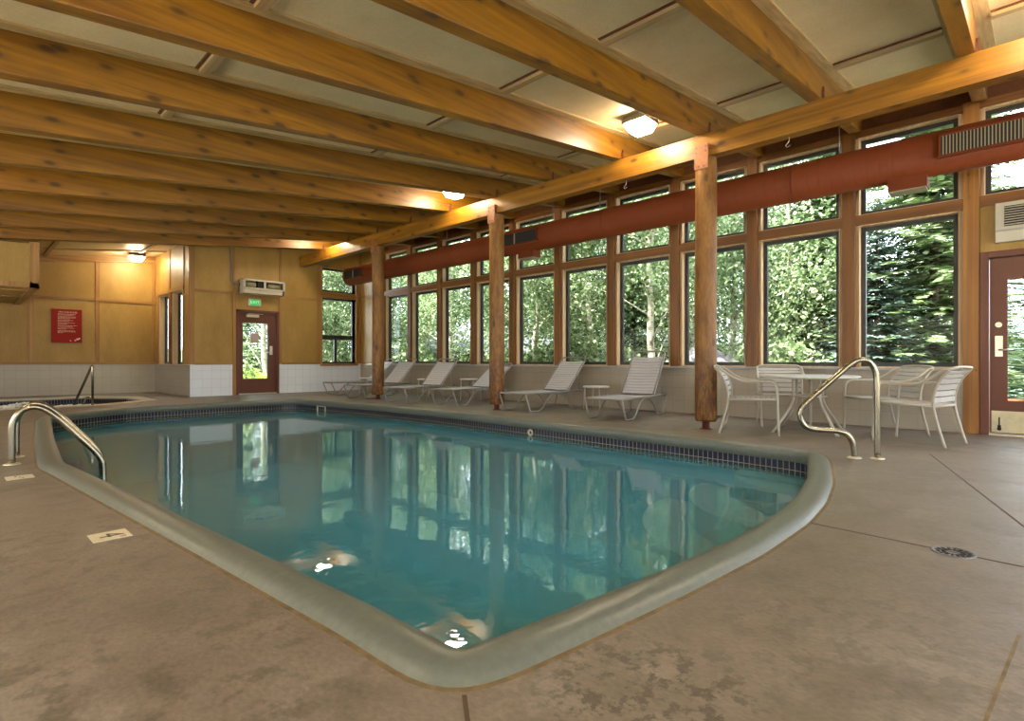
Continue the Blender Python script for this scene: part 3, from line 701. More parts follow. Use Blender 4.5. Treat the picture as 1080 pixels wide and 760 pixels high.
# skimmer mouth and return fitting on the window side
mb = MB()
def on_loop(px, py):
    q = min(IN, key=lambda p: (p.x - px) ** 2 + (p.y - py) ** 2); i = IN.index(q); t = (IN[(i + 1) % n] - IN[i - 1]).normalized(); return q, Vector((t.x, t.y, 0)), Vector((-t.y, t.x, 0))
q, tx, nx = on_loop(5.18, 10.2)
for (a, b, c_, d_) in ((-0.13, 0, 0.018, 0.085), (0.13, 0, 0.018, 0.085), (0, 0.075, 0.148, 0.015), (0, -0.075, 0.148, 0.015)):
    mb.obox(Vector((q.x, q.y, -0.145 + b)) + tx * a + nx * 0.006, tx, nx, (0, 0, 1), c_, 0.006, d_)
mb.build('skimmer_frame', M['ctile'], pool)
q, tx, nx = on_loop(5.35, 4.83)
mb = MB(); c0 = Vector((q.x, q.y, -0.13))
mb.tube([c0 + nx * 0.008 + (tx * math.cos(a) + Vector((0, 0, 1)) * math.sin(a)) * 0.035 for a in [2 * PI * k / 20 for k in range(20)]], 0.012, 8, closed=True); mb.build('return_fitting', M['ctile'], pool)
# water
mb = MB(); mb.add(ring(inset(LOOP, 0.131), WL), [tuple(range(len(LOOP)))]); o = mb.build('pool_water', M['water'])
tag(o, 'clear teal water filling the swimming pool with window reflections', 'water', kind='stuff')

# spa
spa = empty('spa_tub', (0.5, 14.2, 0), label='sunken spa tub with dark rim tiles in the alcove at left', cat='spa')
S = lambda d, z: [(p.x - 0.5, p.y - 14.2, z) for p in inset(SPA, d, 0)]
mb = MB(); strip_loop(mb, [S(-0.28, 0.001), S(-0.27, 0.012), S(-0.02, 0.012), S(0.0, 0.0), S(0.0, -0.03)], False); mb.build('coping', plain('pale spa coping', (0.50, 0.43, 0.32), 0.5, var=0.1), spa)
mb = MB(); strip_loop(mb, [S(0.0, -0.03), S(0.0, -0.2)], False); o = mb.build('waterline_tile', M['ptile'], spa)
uvl = o.data.uv_layers.new(name='run'); k = len(SPA); acc = [0.0]
for i in range(k): acc.append(acc[-1] + (SPA[(i + 1) % k] - SPA[i]).length)
for f in o.data.polygons:
    i = f.index % k
    for li in f.loop_indices:
        vi = o.data.loops[li].vertex_index; q = vi % k; uvl.data[li].uv = (acc[k] if (i == k - 1 and q == 0) else acc[q], o.data.vertices[vi].co.z + 0.2)
mb = MB(); strip_loop(mb, [S(0.0, -0.2), S(0.05, -0.9)], False); mb.add(S(0.05, -0.9), [tuple(range(k))]); mb.build('basin', M['step'], spa)
mb = MB(); mb.add(ring(inset(SPA, 0.0, 0), -0.115), [tuple(range(k))])
o = mb.build('spa_water', M['spawater']); tag(o, 'churning bubbly water in the spa tub at left', 'water', kind='stuff')
mb = MB(); rnd = random.Random(4)
for (cx, cy, R, h) in ((0.95, 14.8, 0.42, 0.10), (0.2, 13.6, 0.5, 0.06), (1.8, 14.2, 0.4, 0.04)):
    for _ in range(150):
        a = rnd.random() * 2 * PI; rr = R * math.sqrt(rnd.random()); r = rnd.uniform(0.012, 0.035); x = cx + rr * math.cos(a); y = cy + rr * math.sin(a); z = -0.115 + h * (1 - rr / R) * rnd.random()
        vs = [(x + r * math.cos(2 * PI * j / 6) * s_, y + r * math.sin(2 * PI * j / 6) * s_, z + dz * r) for (s_, dz) in ((1, 0), (0.7, 0.7)) for j in range(6)] + [(x, y, z + r)]
        mb.add(vs, [(j, (j + 1) % 6, 6 + (j + 1) % 6, 6 + j) for j in range(6)] + [(6 + j, 6 + (j + 1) % 6, 12) for j in range(6)], True)
tag(mb.build('spa_foam', M['foam']), 'white foam and bubbles on the spa water', 'foam', kind='stuff')

# ------------------------------------------------------------------ rails and ladder
def flange(mb, x, y, r=0.045): return mb.lathe(x, y, [(r, 0.0), (r, 0.006), (r * 0.75, 0.012), (r * 0.45, 0.014)], 20)
# figure four handrail at the steps
hr = empty('handrail', (5.457, 0.95, 0), label='stainless looped handrail beside the pool steps at right', cat='handrail')
dv = Vector((-0.54, 0.84, 0)).normalized()
sp = [(0.0, 0.0), (0.0, 0.30), (0.005, 0.62), (0.015, 0.74), (0.06, 0.822), (0.12, 0.842), (0.19, 0.815), (0.28, 0.735), (0.42, 0.60), (0.53, 0.495), (0.592, 0.42), (0.605, 0.345), (0.575, 0.275), (0.52, 0.245), (0.44, 0.235), (0.32, 0.228), (0.24, 0.205), (0.195, 0.14), (0.180, 0.06), (0.178, 0.0)]
MB().tube(crom([dv * s_ + Vector((0, 0, z)) for s_, z in sp], 5), 0.0235, 16).build('tube', M['steel'], hr)
for s_ in (0.0, 0.178): p = dv * s_; flange(MB(), p.x, p.y, 0.055).build('flange', M['satin'], hr)
# ladder at left
ld = empty('pool_ladder', (0.325, 5.893, 0), label='stainless pool ladder with two curved grab rails at left', cat='ladder')
dl = Vector((1, -0.12, 0)).normalized(); wl_ = Vector((0.12, 0.99, 0)).normalized() * 0.42
lp = [(0.0, 0.0), (0.0, 0.26), (0.012, 0.35), (0.055, 0.425), (0.125, 0.455), (0.20, 0.430), (0.30, 0.335), (0.42, 0.185), (0.52, 0.06), (0.57, -0.03), (0.585, -0.12), (0.585, -0.6), (0.585, -0.95)]
for k in (0, 1):
    off = wl_ * k
    MB().tube(crom([off + dl * s_ + Vector((0, 0, z)) for s_, z in lp], 5), 0.0235, 16).build('grab_rail', M['steel'], ld)
    flange(MB(), off.x, off.y, 0.055).build('flange', M['satin'], ld)
for z in (-0.32, -0.58, -0.84):
    c = dl * 0.585 + wl_ / 2 + Vector((0, 0, z)); MB().obox(c, dl, wl_, (0, 0, 1), 0.045, 0.21, 0.012).build('tread', M['steel'], ld)
# spa rail
sr = empty('handrail', (1.775, 12.44, 0), label='thin metal handrail rising from the spa edge', cat='handrail')
sv = Vector((-0.33, 0.94, 0)).normalized()
MB().tube(fillet([(0, 0, 0), (0, 0, 0.76), sv * 0.72 + Vector((0, 0, -0.15))], 0.06, 6), 0.021, 12).build('tube', M['steel'], sr)
MB().tube(fillet([Vector((0, 0, 0.12)), sv * 0.18 + Vector((0, 0, 0.17)), sv * 0.36 + Vector((0, 0, -0.06))], 0.08, 6), 0.016, 10).build('brace', M['steel'], sr)
flange(MB(), 0, 0, 0.045).build('flange', M['satin'], sr)

# ------------------------------------------------------------------ loungers
RAILZ = 0.30
def bar_path(pts, r, n=10): return MB().tube(pts, r, n)
def make_lounger(ang):
    root = empty('chaise_lounge')
    W = 0.285; BL = 0.84; hx = 1.10
    ca, sa = math.cos(ang), math.sin(ang)
    B = lambda d, y, o=0.0: Vector((hx + d * ca - o * sa, y, RAILZ + d * sa + o * ca))
    # side rails joined round the foot end
    path = [(1.56, -W, RAILZ), (0.0, -W, RAILZ), (0.0, W, RAILZ), (1.56, W, RAILZ)]
    m = MB(); m.tube(fillet(path, 0.07, 6), 0.0135, 10); m.tube([(1.56, -W, RAILZ), (1.56, W, RAILZ)], 0.012, 8); m.tube([(hx - 0.02, -W, RAILZ - 0.012), (hx - 0.02, W, RAILZ - 0.012)], 0.012, 8)
    m.tube([(0.62, -W, RAILZ - 0.02), (0.62, W, RAILZ - 0.02)], 0.011, 8); m.build('frame', M['frame_taupe'], root)
    for s in (-1, 1):
        y = s * (W + 0.004)
        l1 = [(0.012, y, RAILZ - 0.01), (0.13, y, 0.013), (0.36, y, 0.013)]
        lp1 = fillet(l1, 0.03, 4) 
        MB().tube(lp1 + crom([(0.36, y, 0.013), (0.44, y, 0.07), (0.55, y, 0.19), (0.68, y, 0.262), (0.80, y, 0.282)], 4)[1:], 0.0125, 9).build('leg', M['frame_taupe'], root)
        MB().tube(crom([(0.80, y, 0.282), (0.92, y, 0.262), (1.05, y, 0.19), (1.16, y, 0.07), (1.24, y, 0.013)], 4) + fillet([(1.25, y, 0.013), (1.46, y, 0.013), (1.56, y, RAILZ - 0.01)], 0.03, 4), 0.0125, 9).build('leg', M['frame_taupe'], root)
    # reclining back
    m = MB(); m.tube(fillet([B(0, -W + 0.02), B(BL, -W + 0.02), B(BL, W - 0.02), B(0, W - 0.02)], 0.07, 6), 0.0135, 10); m.build('back_frame', M['frame_taupe'], root)
    m = MB()
    for s in (-1, 1): m.tube([B(0.46, s * (W - 0.02)), (1.47 if ang > 0.65 else 1.53, s * (W - 0.02), RAILZ + 0.005)], 0.008, 8)
    m.tube([B(0.46, -W + 0.02, -0.01), B(0.46, W - 0.02, -0.01)], 0.008, 8)
    m.build('prop_bar', M['frame_taupe'], root)
    m = MB(); k = 18
    for i in range(k):
        x = 0.05 + (hx - 0.08) * (i + 0.5) / k; h = (hx - 0.08) / k * 0.43
        vs = []
        for j in range(9):
            t = -1 + 2 * j / 8; y = t * (W + 0.015); z = RAILZ + 0.012 - 0.018 * (1 - t * t) + (0.002 if abs(t) < 1 else -0.014)
            vs += [(x - h, y, z), (x + h, y, z), (x + h, y, z - 0.004), (x - h, y, z - 0.004)]
        fs = []
        for j in range(8): a = j * 4; fs += [(a, a + 1, a + 5, a + 4), (a + 1, a + 2, a + 6, a + 5), (a + 2, a + 3, a + 7, a + 6), (a + 3, a, a + 4, a + 7)]
        m.add(vs, fs)
    m.build('seat_webbing', M['strap'], root)
    m = MB(); k = 13; L = BL - 0.14
    for i in range(k):
        d = 0.03 + L * (i + 0.5) / k; h = L / k * 0.43; vs = []
        for j in range(9):
            t = -1 + 2 * j / 8; y = t * (W + 0.0); o = 0.014 - 0.016 * (1 - t * t) if abs(t) < 1 else -0.006
            vs += [B(d - h, y, o), B(d + h, y, o), B(d + h, y, o - 0.004), B(d - h, y, o - 0.004)]
        fs = []
        for j in range(8): a = j * 4; fs += [(a, a + 1, a + 5, a + 4), (a + 1, a + 2, a + 6, a + 5), (a + 2, a + 3, a + 7, a + 6), (a + 3, a, a + 4, a + 7)]
        m.add(vs, fs)
    m.build('back_webbing', M['strap'], root)
    return root
LG = [  # foot-end centre, heading (dx, dy), recline, label
    ((6.25, 4.29), (1.0, 0.11), 54, 'grey strap chaise lounge closest to the white table and chairs, steepest back'),
    ((6.28, 6.07), (1.0, 0.01), 45, 'strap chaise lounge between the middle log column and the larger side table'),
    ((6.22, 7.82), (1.0, 0.10), 34, 'strap chaise lounge partly behind the middle log column, lowest back'),
    ((5.97, 9.00), (1.0, 0.20), 43, 'strap chaise lounge just right of the farthest log column'),
    ((5.97, 10.56), (1.0, 0.17), 43, 'strap chaise lounge partly hidden by the farthest log column'),
    ((6.28, 12.30), (1.0, -0.12), 43, 'strap chaise lounge in the far corner under the door wall window')]
for (x, y), (dx, dy), a, lab in LG:
    o = make_lounger(math.radians(a)); o.location = (x, y, 0); o.rotation_euler.z = math.atan2(dy, dx); tag(o, lab, 'lounge chair', 'chaise lounges along the window wall')
def make_side_table(h, r):
    root = empty('side_table')
    prof = [(r - 0.01, h - 0.028), (r, h - 0.02), (r, h - 0.004), (r - 0.01, h)]
    MB().lathe(0, 0, prof, 32).build('tabletop', M['tabletop'], root)
    for k in range(4):
        a = PI / 4 + k * PI / 2; c, s = math.cos(a), math.sin(a)
        MB().tube([(c * (r - 0.03), s * (r - 0.03), h - 0.03), (c * r * 0.97, s * r * 0.97, 0.0)], 0.013, 8).build('leg', M['frame_cream'], root)
    return root
for (x, y, h, r, rz, lab) in ((7.62, 5.36, 0.40, 0.225, 0.1, 'white round side table between the two nearest lounge chairs'), (7.66, 8.62, 0.45, 0.235, 0.3, 'white side table between the third and fourth lounge chairs counted from the patio table'),
                         (7.50, 9.98, 0.42, 0.20, 0.5, 'small white side table between the fourth and fifth lounge chairs counted from the patio table'), (6.98, 11.62, 0.42, 0.20, 0.2, 'small white side table in front of the far corner lounge chair')):
    o = make_side_table(h, r); o.location = (x, y, 0); o.rotation_euler.z = rz; tag(o, lab, 'side table', 'white side tables')

# ------------------------------------------------------------------ table and strap chairs
tb = empty('patio_table', (6.98, 1.90, 0), label='white round patio table ringed by four strap chairs', cat='table')
MB().lathe(0, 0, [(0.50, 0.632), (0.525, 0.640), (0.525, 0.655), (0.51, 0.662)], 48).build('tabletop', M['tabletop'], tb)
for k in range(4):
    a = PI / 4 + 0.15 + k * PI / 2; c, s = math.cos(a), math.sin(a)
    MB().tube(crom([(c * 0.20, s * 0.20, 0.632), (c * 0.19, s * 0.19, 0.45), (c * 0.23, s * 0.23, 0.30), (c * 0.46, s * 0.46, 0.0)], 5), 0.016, 10).build('leg', M['frame_cream'], tb)
MB().tube([(0.195 * math.cos(t), 0.195 * math.sin(t), 0.42) for t in [2 * PI * k / 24 for k in range(24)]], 0.010, 8, closed=True).build('ring', M['frame_cream'], tb)
def make_chair():
    root = empty('strap_armchair'); W = 0.265
    for s in (-1, 1):
        y = s * W
        # rear leg and back upright, one bent tube
        MB().tube(crom([(-0.33, y, 0.0), (-0.27, y, 0.22), (-0.235, y, 0.40), (-0.25, y, 0.54), (-0.30, y, 0.66), (-0.365, y, 0.745)], 5), 0.0135, 10).build('leg', M['frame_cream'], root)
        # arm flowing from the back top into the front leg
        MB().tube(crom([(-0.365, y, 0.745), (-0.31, y * 1.03, 0.735), (-0.20, y * 1.05, 0.655), (-0.08, y * 1.06, 0.605), (0.08, y * 1.06, 0.600), (0.20, y * 1.06, 0.595), (0.255, y * 1.06, 0.555), (0.27, y * 1.05, 0.44), (0.275, y * 1.04, 0.22), (0.285, y * 1.03, 0.0)], 6), 0.0135, 10).build('arm', M['frame_cream'], root)
    m = MB()
    m.tube([(0.262, -W, 0.40), (0.262, W, 0.40)], 0.012, 8); m.tube([(-0.235, -W, 0.385), (-0.235, W, 0.385)], 0.012, 8)
    for s in (-1, 1): m.tube([(-0.235, s * W, 0.39), (0.27, s * W * 1.02, 0.405)], 0.0135, 8)
    m.build('seat_frame', M['frame_cream'], root)
    MB().tube(crom([(-0.365, -W, 0.745), (-0.385, -W + 0.05, 0.765), (-0.395, 0, 0.772), (-0.385, W - 0.05, 0.765), (-0.365, W, 0.745)], 5), 0.0135, 8).build('top_rail', M['frame_cream'], root)
    def straps(path, k, name):
        m = MB()
        for i in range(k):
            t0 = (i + 0.1) / k; t1 = (i + 0.9) / k; a = path(t0); b = path(t1); vs = []
            nrm = Vector((b.z - a.z, 0, -(b.x - a.x))).normalized()
            if nrm.z < 0: nrm = -nrm
            for j in range(7):
                t = -1 + 2 * j / 6; y = t * (W + 0.012); o = -0.016 * (1 - t * t) + (0.016 if abs(t) < 1 else 0.0)
                for p, q in ((a, 0), (b, 0), (b, -0.004), (a, -0.004)): v = p + nrm * (o + q); vs.append((v.x, y, v.z))
            fs = []
            for j in range(6): e = j * 4; fs += [(e, e + 1, e + 5, e + 4), (e + 1, e + 2, e + 6, e + 5), (e + 2, e + 3, e + 7, e + 6), (e + 3, e, e + 4, e + 7)]
            m.add(vs, fs)
        m.build(name, M['strap_cream'], root)
    straps(lambda t: Vector((0.262 - 0.50 * t, 0, 0.405 - 0.015 * t)), 9, 'seat_webbing')
    bk = crom([(-0.238, 0, 0.42), (-0.25, 0, 0.54), (-0.30, 0, 0.66), (-0.355, 0, 0.735)], 8)
    def bp(t): f = t * (len(bk) - 1); i = min(int(f), len(bk) - 2); return bk[i].lerp(bk[i + 1], f - i)
    straps(bp, 6, 'back_webbing')
    return root
CH = [((6.47, 2.36), (0.30, -0.95), 'white strap armchair left of the patio table, seen from behind its left'),
      ((7.45, 2.33), (-0.90, -0.42), 'white strap armchair behind the patio table, back against the windows'),
      ((7.42, 1.24), (-0.62, 0.70), 'white strap armchair just left of the handrail loop, behind it'),
      ((6.86, 0.86), (0.22, 0.97), 'white strap armchair farthest right, near the maroon exit door')]
ch = make_chair()
for i, ((x, y), (dx, dy), lab) in enumerate(CH):
    o = ch if i == 0 else copy_tree(ch)
    o.location = (x, y, 0); o.rotation_euler.z = math.atan2(dy, dx); tag(o, lab, 'chair', 'strap armchairs round the patio table')

# ------------------------------------------------------------------ doors
def lever(root, p, nrm, along):
    p = Vector(p); nrm = Vector(nrm); along = Vector(along)
    m = MB(); m.tube([p, p + nrm * 0.05], 0.012, 10); m.tube([p + nrm * 0.05, p + nrm * 0.05 + along * 0.12], 0.010, 10); return m
# right door in the window wall (opens on the patio)
d1 = empty('door_1', (WX, -0.1, 0), kind='structure')
P1 = lambda n, b, m, bv=0: part_boxes(d1, n, b, m, bv)
ya, yb_ = 0.355, -0.575
P1('door_frame', [(WX - 0.03, WX + 0.2, ya, 0.432, 0, 2.055), (WX - 0.03, WX + 0.2, yb_ - 0.075, yb_, 0, 2.055), (WX - 0.03, WX + 0.2, yb_, ya, 1.985, 2.055)], M['maroon'], 0.004)
P1('door_leaf', [(WX + 0.05, WX + 0.095, ya - 0.155, ya - 0.005, 0.02, 1.98), (WX + 0.05, WX + 0.095, yb_ + 0.005, yb_ + 0.155, 0.02, 1.98), (WX + 0.05, WX + 0.095, yb_ + 0.155, ya - 0.155, 0.02, 0.385), (WX + 0.05, WX + 0.095, yb_ + 0.155, ya - 0.155, 1.735, 1.98)], M['maroon'])
P1('pane', [(WX + 0.07, WX + 0.074, yb_ + 0.155, ya - 0.155, 0.385, 1.735)], M['glass'])
P1('kick_plate', [(WX + 0.045, WX + 0.05, yb_ + 0.02, ya - 0.02, 0.03, 0.27)], M['kick'])
P1('threshold', [(WX - 0.02, WX + 0.2, yb_, ya, 0, 0.015)], M['satin'])
m = MB(); m.box(WX + 0.035, WX + 0.05, 0.305, 0.24, 0.88, 1.11); local(m, d1).build('lock_plate', M['satin'], d1)
local(lever(d1, (WX + 0.045, 0.275, 0.955), (-1, 0, 0), (0, -1, 0)), d1).build('door_handle', M['satin'], d1)
m = MB(); m.tube([(WX + 0.05, 0.275, 1.235), (WX + 0.025, 0.275, 1.235)], 0.03, 16); local(m, d1).build('deadbolt', M['satin'], d1)
m = MB(); m.box(WX + 0.038, WX + 0.046, 0.285, 0.255, 0.08, 0.11); m.box(WX + 0.032, WX + 0.044, 0.276, 0.264, 0.1, 0.2); m.tube([(WX + 0.03, 0.27, 0.07), (WX + 0.045, 0.27, 0.07)], 0.02, 10); local(m, d1).build('hold_open', M['black'], d1)
# far door
d2 = empty('door_2', (5.25, DY, 0), kind='structure')
P2 = lambda n, b, m, bv=0: part_boxes(d2, n, b, m, bv)
P2('door_frame', [(DX0, DX0 + 0.055, DY - 0.03, DY + T, 0, 2.08), (DX1 - 0.055, DX1, DY - 0.03, DY + T, 0, 2.08), (DX0, DX1, DY - 0.03, DY + T, 2.02, 2.08)], M['maroon'], 0.004)
l0, l1 = DX0 + 0.06, DX1 - 0.06
ly0, ly1 = DY + 0.05, DY + 0.095
P2('door_leaf', [(l0, l0 + 0.115, ly0, ly1, 0.03, 2.015), (l1 - 0.2, l1, ly0, ly1, 0.03, 2.015), (l0 + 0.115, l1 - 0.2, ly0, ly1, 0.03, 0.385), (l0 + 0.115, l1 - 0.2, ly0, ly1, 1.76, 2.015)], M['maroon'])
P2('pane', [(l0 + 0.115, l1 - 0.2, DY + 0.07, DY + 0.074, 0.385, 1.76)], M['glass'])
P2('threshold', [(DX0 + 0.05, DX1 - 0.05, DY - 0.02, DY + T, 0, 0.028)], M['satin'])
P2('lock_plate', [(5.555, 5.625, DY + 0.035, DY + 0.05, 0.98, 1.20)], M['satin'])
local(lever(d2, (5.59, DY + 0.045, 1.04), (0, -1, 0), (-1, 0, 0)), d2).build('door_handle', M['satin'], d2)
m = MB(); m.box(4.99, 5.28, DY - 0.01, DY + 0.05, 1.90, 1.965); local(m, d2).build('door_closer', M['ivory'], d2, 0.006)
m = MB(); m.obox((5.2, DY - 0.005, 1.985), (1, -0.1, 0), (0.1, 1, 0), (0, 0, 1), 0.17, 0.012, 0.005); local(m, d2).build('closer_arm', M['ivory'], d2)
m = MB(); m.box(5.10, 5.30, DY + 0.066, DY + 0.069, 1.27, 1.52); tag(m.build('paper_notice', M['paper']), 'small pinkish paper notice taped on the far door glass', 'notice')

# ------------------------------------------------------------------ door wall fittings
ac = empty('wall_heater', (5.30, DY, 2.45), label='ivory wall heater above the exit sign over the far door', cat='heater')
PA = lambda n, b, m, bv=0: part_boxes(ac, n, b, m, bv)
h0, h1 = 4.80, 5.80
PA('housing', [(h0, h0 + 0.012, DY - 0.30, DY, 2.46, 2.80), (h1 - 0.012, h1, DY - 0.30, DY, 2.46, 2.80), (h0, h1, DY - 0.30, DY, 2.785, 2.80), (h0, h1, DY - 0.05, DY, 2.46, 2.80), (h0, h1, DY - 0.30, DY, 2.56, 2.575), (h0, h1, DY - 0.31, DY - 0.295, 2.76, 2.80), (h0, h1, DY - 0.31, DY - 0.295, 2.56, 2.60), (h0, h0 + 0.05, DY - 0.31, DY - 0.295, 2.56, 2.80), (h1 - 0.05, h1, DY - 0.31, DY - 0.295, 2.56, 2.80), (5.28, 5.33, DY - 0.31, DY - 0.295, 2.60, 2.76)], M['ivory'])
PA('tray', [(h0 + 0.02, h1 - 0.05, DY - 0.28, DY - 0.02, 2.46, 2.56)], M['ivory'], 0.01)
PA('grille', [(5.19, 5.42, DY - 0.34, DY - 0.29, 2.555, 2.58)], M['ivory'])
for (a, b) in ((4.86, 5.12), (5.40, 5.70)):
    m = MB(); m.tube([(a, DY - 0.17, 2.68), (b, DY - 0.17, 2.68)], 0.075, 18); local(m, ac).build('fan_drum', M['ivory_dark'], ac)
m = MB(); m.box(5.16, 5.36, DY - 0.24, DY - 0.08, 2.58, 2.78); local(m, ac).build('motor', M['black'], ac)
m = MB(); m.tube(fillet([(4.80, DY - 0.10, 2.66), (4.62, DY - 0.03, 2.70), (4.60, DY - 0.03, zc(4.6))], 0.10, 6), 0.018, 10); local(m, ac).build('conduit', M['conduit'], ac)
ex = empty('exit_sign', (5.155, DY - 0.03, 2.265), label='small lit green exit sign above the far door', cat='sign')
m = MB(); m.box(-0.155, 0.155, -0.04, 0.03, -0.095, 0.095); m.build('housing', M['ivory'], ex, 0.02)
m = MB(); m.box(-0.105, 0.105, -0.044, -0.038, -0.075, 0.075); m.build('face', M['exit'], ex)
text('lettering', 'EXIT', 0.105, M['exit_ink'], ex, (0, -0.045, 0), (PI / 2, 0, 0))
# red rules sign in the alcove
sg = empty('rules_sign', (1.91, AY - 0.03, 1.67), label='red spa rules sign on the alcove plywood wall', cat='sign')
m = MB(); m.box(-0.29, 0.29, 0, 0.03, -0.40, 0.41); m.build('board', M['red_sign'], sg, 0.004)
text('lettering', 'SPA/TUB RULES', 0.052, M['sign_text'], sg, (0.02, -0.002, 0.335), (PI / 2, 0, 0))
m = MB(); rnd = random.Random(5); z = 0.285
for k, L in enumerate([0.34, 0.30, None, 0.34, 0.33, 0.22, None, 0.30, 0.22, None, 0.32, 0.18, None, 0.36, 0.28, None, 0.31, 0.16, None, 0.32, 0.34, 0.10]):
    if L is None: z -= 0.014; continue
    x = -0.17
    while x < -0.17 + L:
        wd = rnd.uniform(0.012, 0.045); m.box(x, min(x + wd, -0.17 + L), -0.001, 0.0, z, z + 0.009); x += wd + 0.008
    z -= 0.0245
m.build('small_print', M['sign_text'], sg)
m = MB(); m.lathe(0, 0, [(0.022, -0.001), (0.022, 0.001)], 12)
m2 = MB()
for (cx, cz, r) in ((0.20, -0.315, 0.025), (0.235, -0.30, 0.022), (0.16, -0.345, 0.018), (0.07, -0.355, 0.014)):
    m2.add([(cx + r * math.cos(2 * PI * j / 14), -0.0015, cz + r * math.sin(2 * PI * j / 14)) for j in range(14)], [tuple(range(14))])
m2.build('emblem', M['sign_text'], sg)
# right heater over the patio door
rh = empty('wall_heater', (WX, -0.1, 2.12), label='ivory slatted wall heater above the right maroon door', cat='heater')
m = MB(); m.box(WX - 0.07, WX + 0.02, 0.30, -0.40, 2.14, 2.575); local(m, rh).build('housing', M['ivory'], rh, 0.006)
m = MB(); m.box(WX - 0.075, WX - 0.069, 0.225, -0.34, 2.31, 2.53); local(m, rh).build('opening', M['black'], rh)
m = MB()
for k in range(8):
    z = 2.325 + k * 0.027; m.obox((WX - 0.08, -0.057, z), (0, 1, 0), (1, 0, 0.5), (-0.5, 0, 1), 0.28, 0.009, 0.003)
local(m, rh).build('louvre', M['ivory'], rh)
m = MB(); m.box(WX - 0.085, WX - 0.06, 0.30, -0.40, 2.26, 2.275); local(m, rh).build('lip', M['sill'], rh)

# ------------------------------------------------------------------ duct
du = empty('air_duct', (7.30, 6.0, 3.045), label='long rust red round air duct hung in front of the windows', cat='duct')
m = MB(); m.tube([(7.30, Y0, 3.045), (7.30, 12.96, 3.045), (7.30, 13.02, 3.045)], [0.228, 0.228, 0.222], 48)
local(m, du).build('pipe', M['duct'], du)
for y in (13.0, 2.12, 4.9, 8.6):
    m = MB(); m.tube([(7.30 + 0.230 * math.cos(a), y, 3.045 + 0.230 * math.sin(a)) for a in [2 * PI * k / 40 for k in range(40)]], 0.006, 6, closed=True)
    local(m, du).build('seam_ring', M['duct_flat'], du)
for (y0, y1, slats) in ((-0.35, 0.70, 1), (6.21, 7.30, 0), (12.0, 12.88, 0)):
    f = MB(); x0, x1 = 7.045, 7.16; z0, z1 = 2.925, 3.155
    f.box(x0, x1, y0, y1, z0, z0 + 0.02); f.box(x0, x1, y0, y1, z1 - 0.02, z1); f.box(x0, x1, y0, y0 + 0.02, z0, z1); f.box(x0, x1, y1 - 0.02, y1, z0, z1); f.box(x0 - 0.015, x0, y0 - 0.01, y1 + 0.01, z0 - 0.012, z0 + 0.008)
    r = local(f, du).build('register', M['duct_flat'], du)
    b = MB(); b.box(x0 + 0.014, x0 + 0.022, y0 + 0.02, y1 - 0.02, z0 + 0.02, z1 - 0.02); b.v = [(p[0] - 7.3, p[1] - 6.0, p[2] - 3.045) for p in b.v]; b.build('recess', M['black'], r)
    b = MB()
    if slats:
        yy = y0 + 0.035
        while yy < y1 - 0.03: b.box(x0 + 0.002, x0 + 0.014, yy, yy + 0.009, z0 + 0.02, z1 - 0.02); yy += 0.027
    else:
        b.box(x0 + 0.002, x0 + 0.014, (y0 + y1) / 2 - 0.012, (y0 + y1) / 2 + 0.012, z0 + 0.02, z1 - 0.02)
    b.v = [(p[0] - 7.3, p[1] - 6.0, p[2] - 3.045) for p in b.v]; b.build('louvre', M['louvre'], r)
for (y0, y1) in ((0.81, 1.16), (6.43, 6.80)):
    f = MB(); f.box(7.20, 7.40, y0, y1, 2.70, 2.88); r = local(f, du).build('register', M['duct_flat'], du)
    b = MB(); b.box(7.20, 7.40, y0 + 0.01, y1 - 0.01, 2.685, 2.70)
    b.v = [(p[0] - 7.3, p[1] - 6.0, p[2] - 3.045) for p in b.v]; b.build('louvre', M['louvre'], r)
for y in (1.65, 5.06, 6.06, 8.97, 11.41):
    f = MB(); f.tube([(7.30, y, 3.27), (7.30, y, zb(7.3) + 0.03)], 0.006, 8); local(f, du).build('hanger_rod', M['conduit'], du)
for (y, lab) in ((1.93, 'small metal hook under the girder at right of the nearest column'), (4.0, 'small metal hook under the girder left of the nearest column')):
    f = MB(); f.tube(crom([(6.39, y, 3.30), (6.39, y, 3.25), (6.39, y + 0.02, 3.225), (6.39, y + 0.035, 3.21), (6.39, y + 0.02, 3.19), (6.39, y, 3.195), (6.39, y - 0.01, 3.205)], 4), 0.004, 8)
    tag(f.build('ceiling_hook', M['satin']), lab, 'hook', 'hooks under the girder')

# ------------------------------------------------------------------ lamps
def lamp(x, y, lab=None, grp='ceiling lamps'):
    z = zc(x); o = empty('ceiling_lamp', (x, y, z - 0.005), label=lab, cat='lamp', group=grp)
    m = MB(); a, b = 0.14, 0.165
    m.hexa([(-b, -b, -0.10), (b, -b, -0.10), (b, b, -0.10), (-b, b, -0.10), (-a, -a, 0.02 - 0.115 * a), (a, -a, 0.02 + 0.115 * a), (a, a, 0.02 + 0.115 * a), (-a, a, 0.02 - 0.115 * a)])
    m.build('housing', M['fixture'], o)
    m = MB(); c, d = 0.150, 0.105
    m.hexa([(-d, -d, -0.205), (d, -d, -0.205), (d, d, -0.205), (-d, d, -0.205), (-c, -c, -0.101), (c, -c, -0.101), (c, c, -0.101), (-c, c, -0.101)])
    m.build('lens', M['lens'], o, 0.012)
    return o
lamp(5.88, 3.48, 'big square ceiling lamp near the top of the nearest log column')
lamp(6.02, 7.20, 'square ceiling lamp left of the middle log column')
lamp(6.05, 11.95, 'small distant ceiling lamp near the farthest log column')
lamp(3.20, 16.20, 'ceiling lamp lighting the spa alcove back wall')
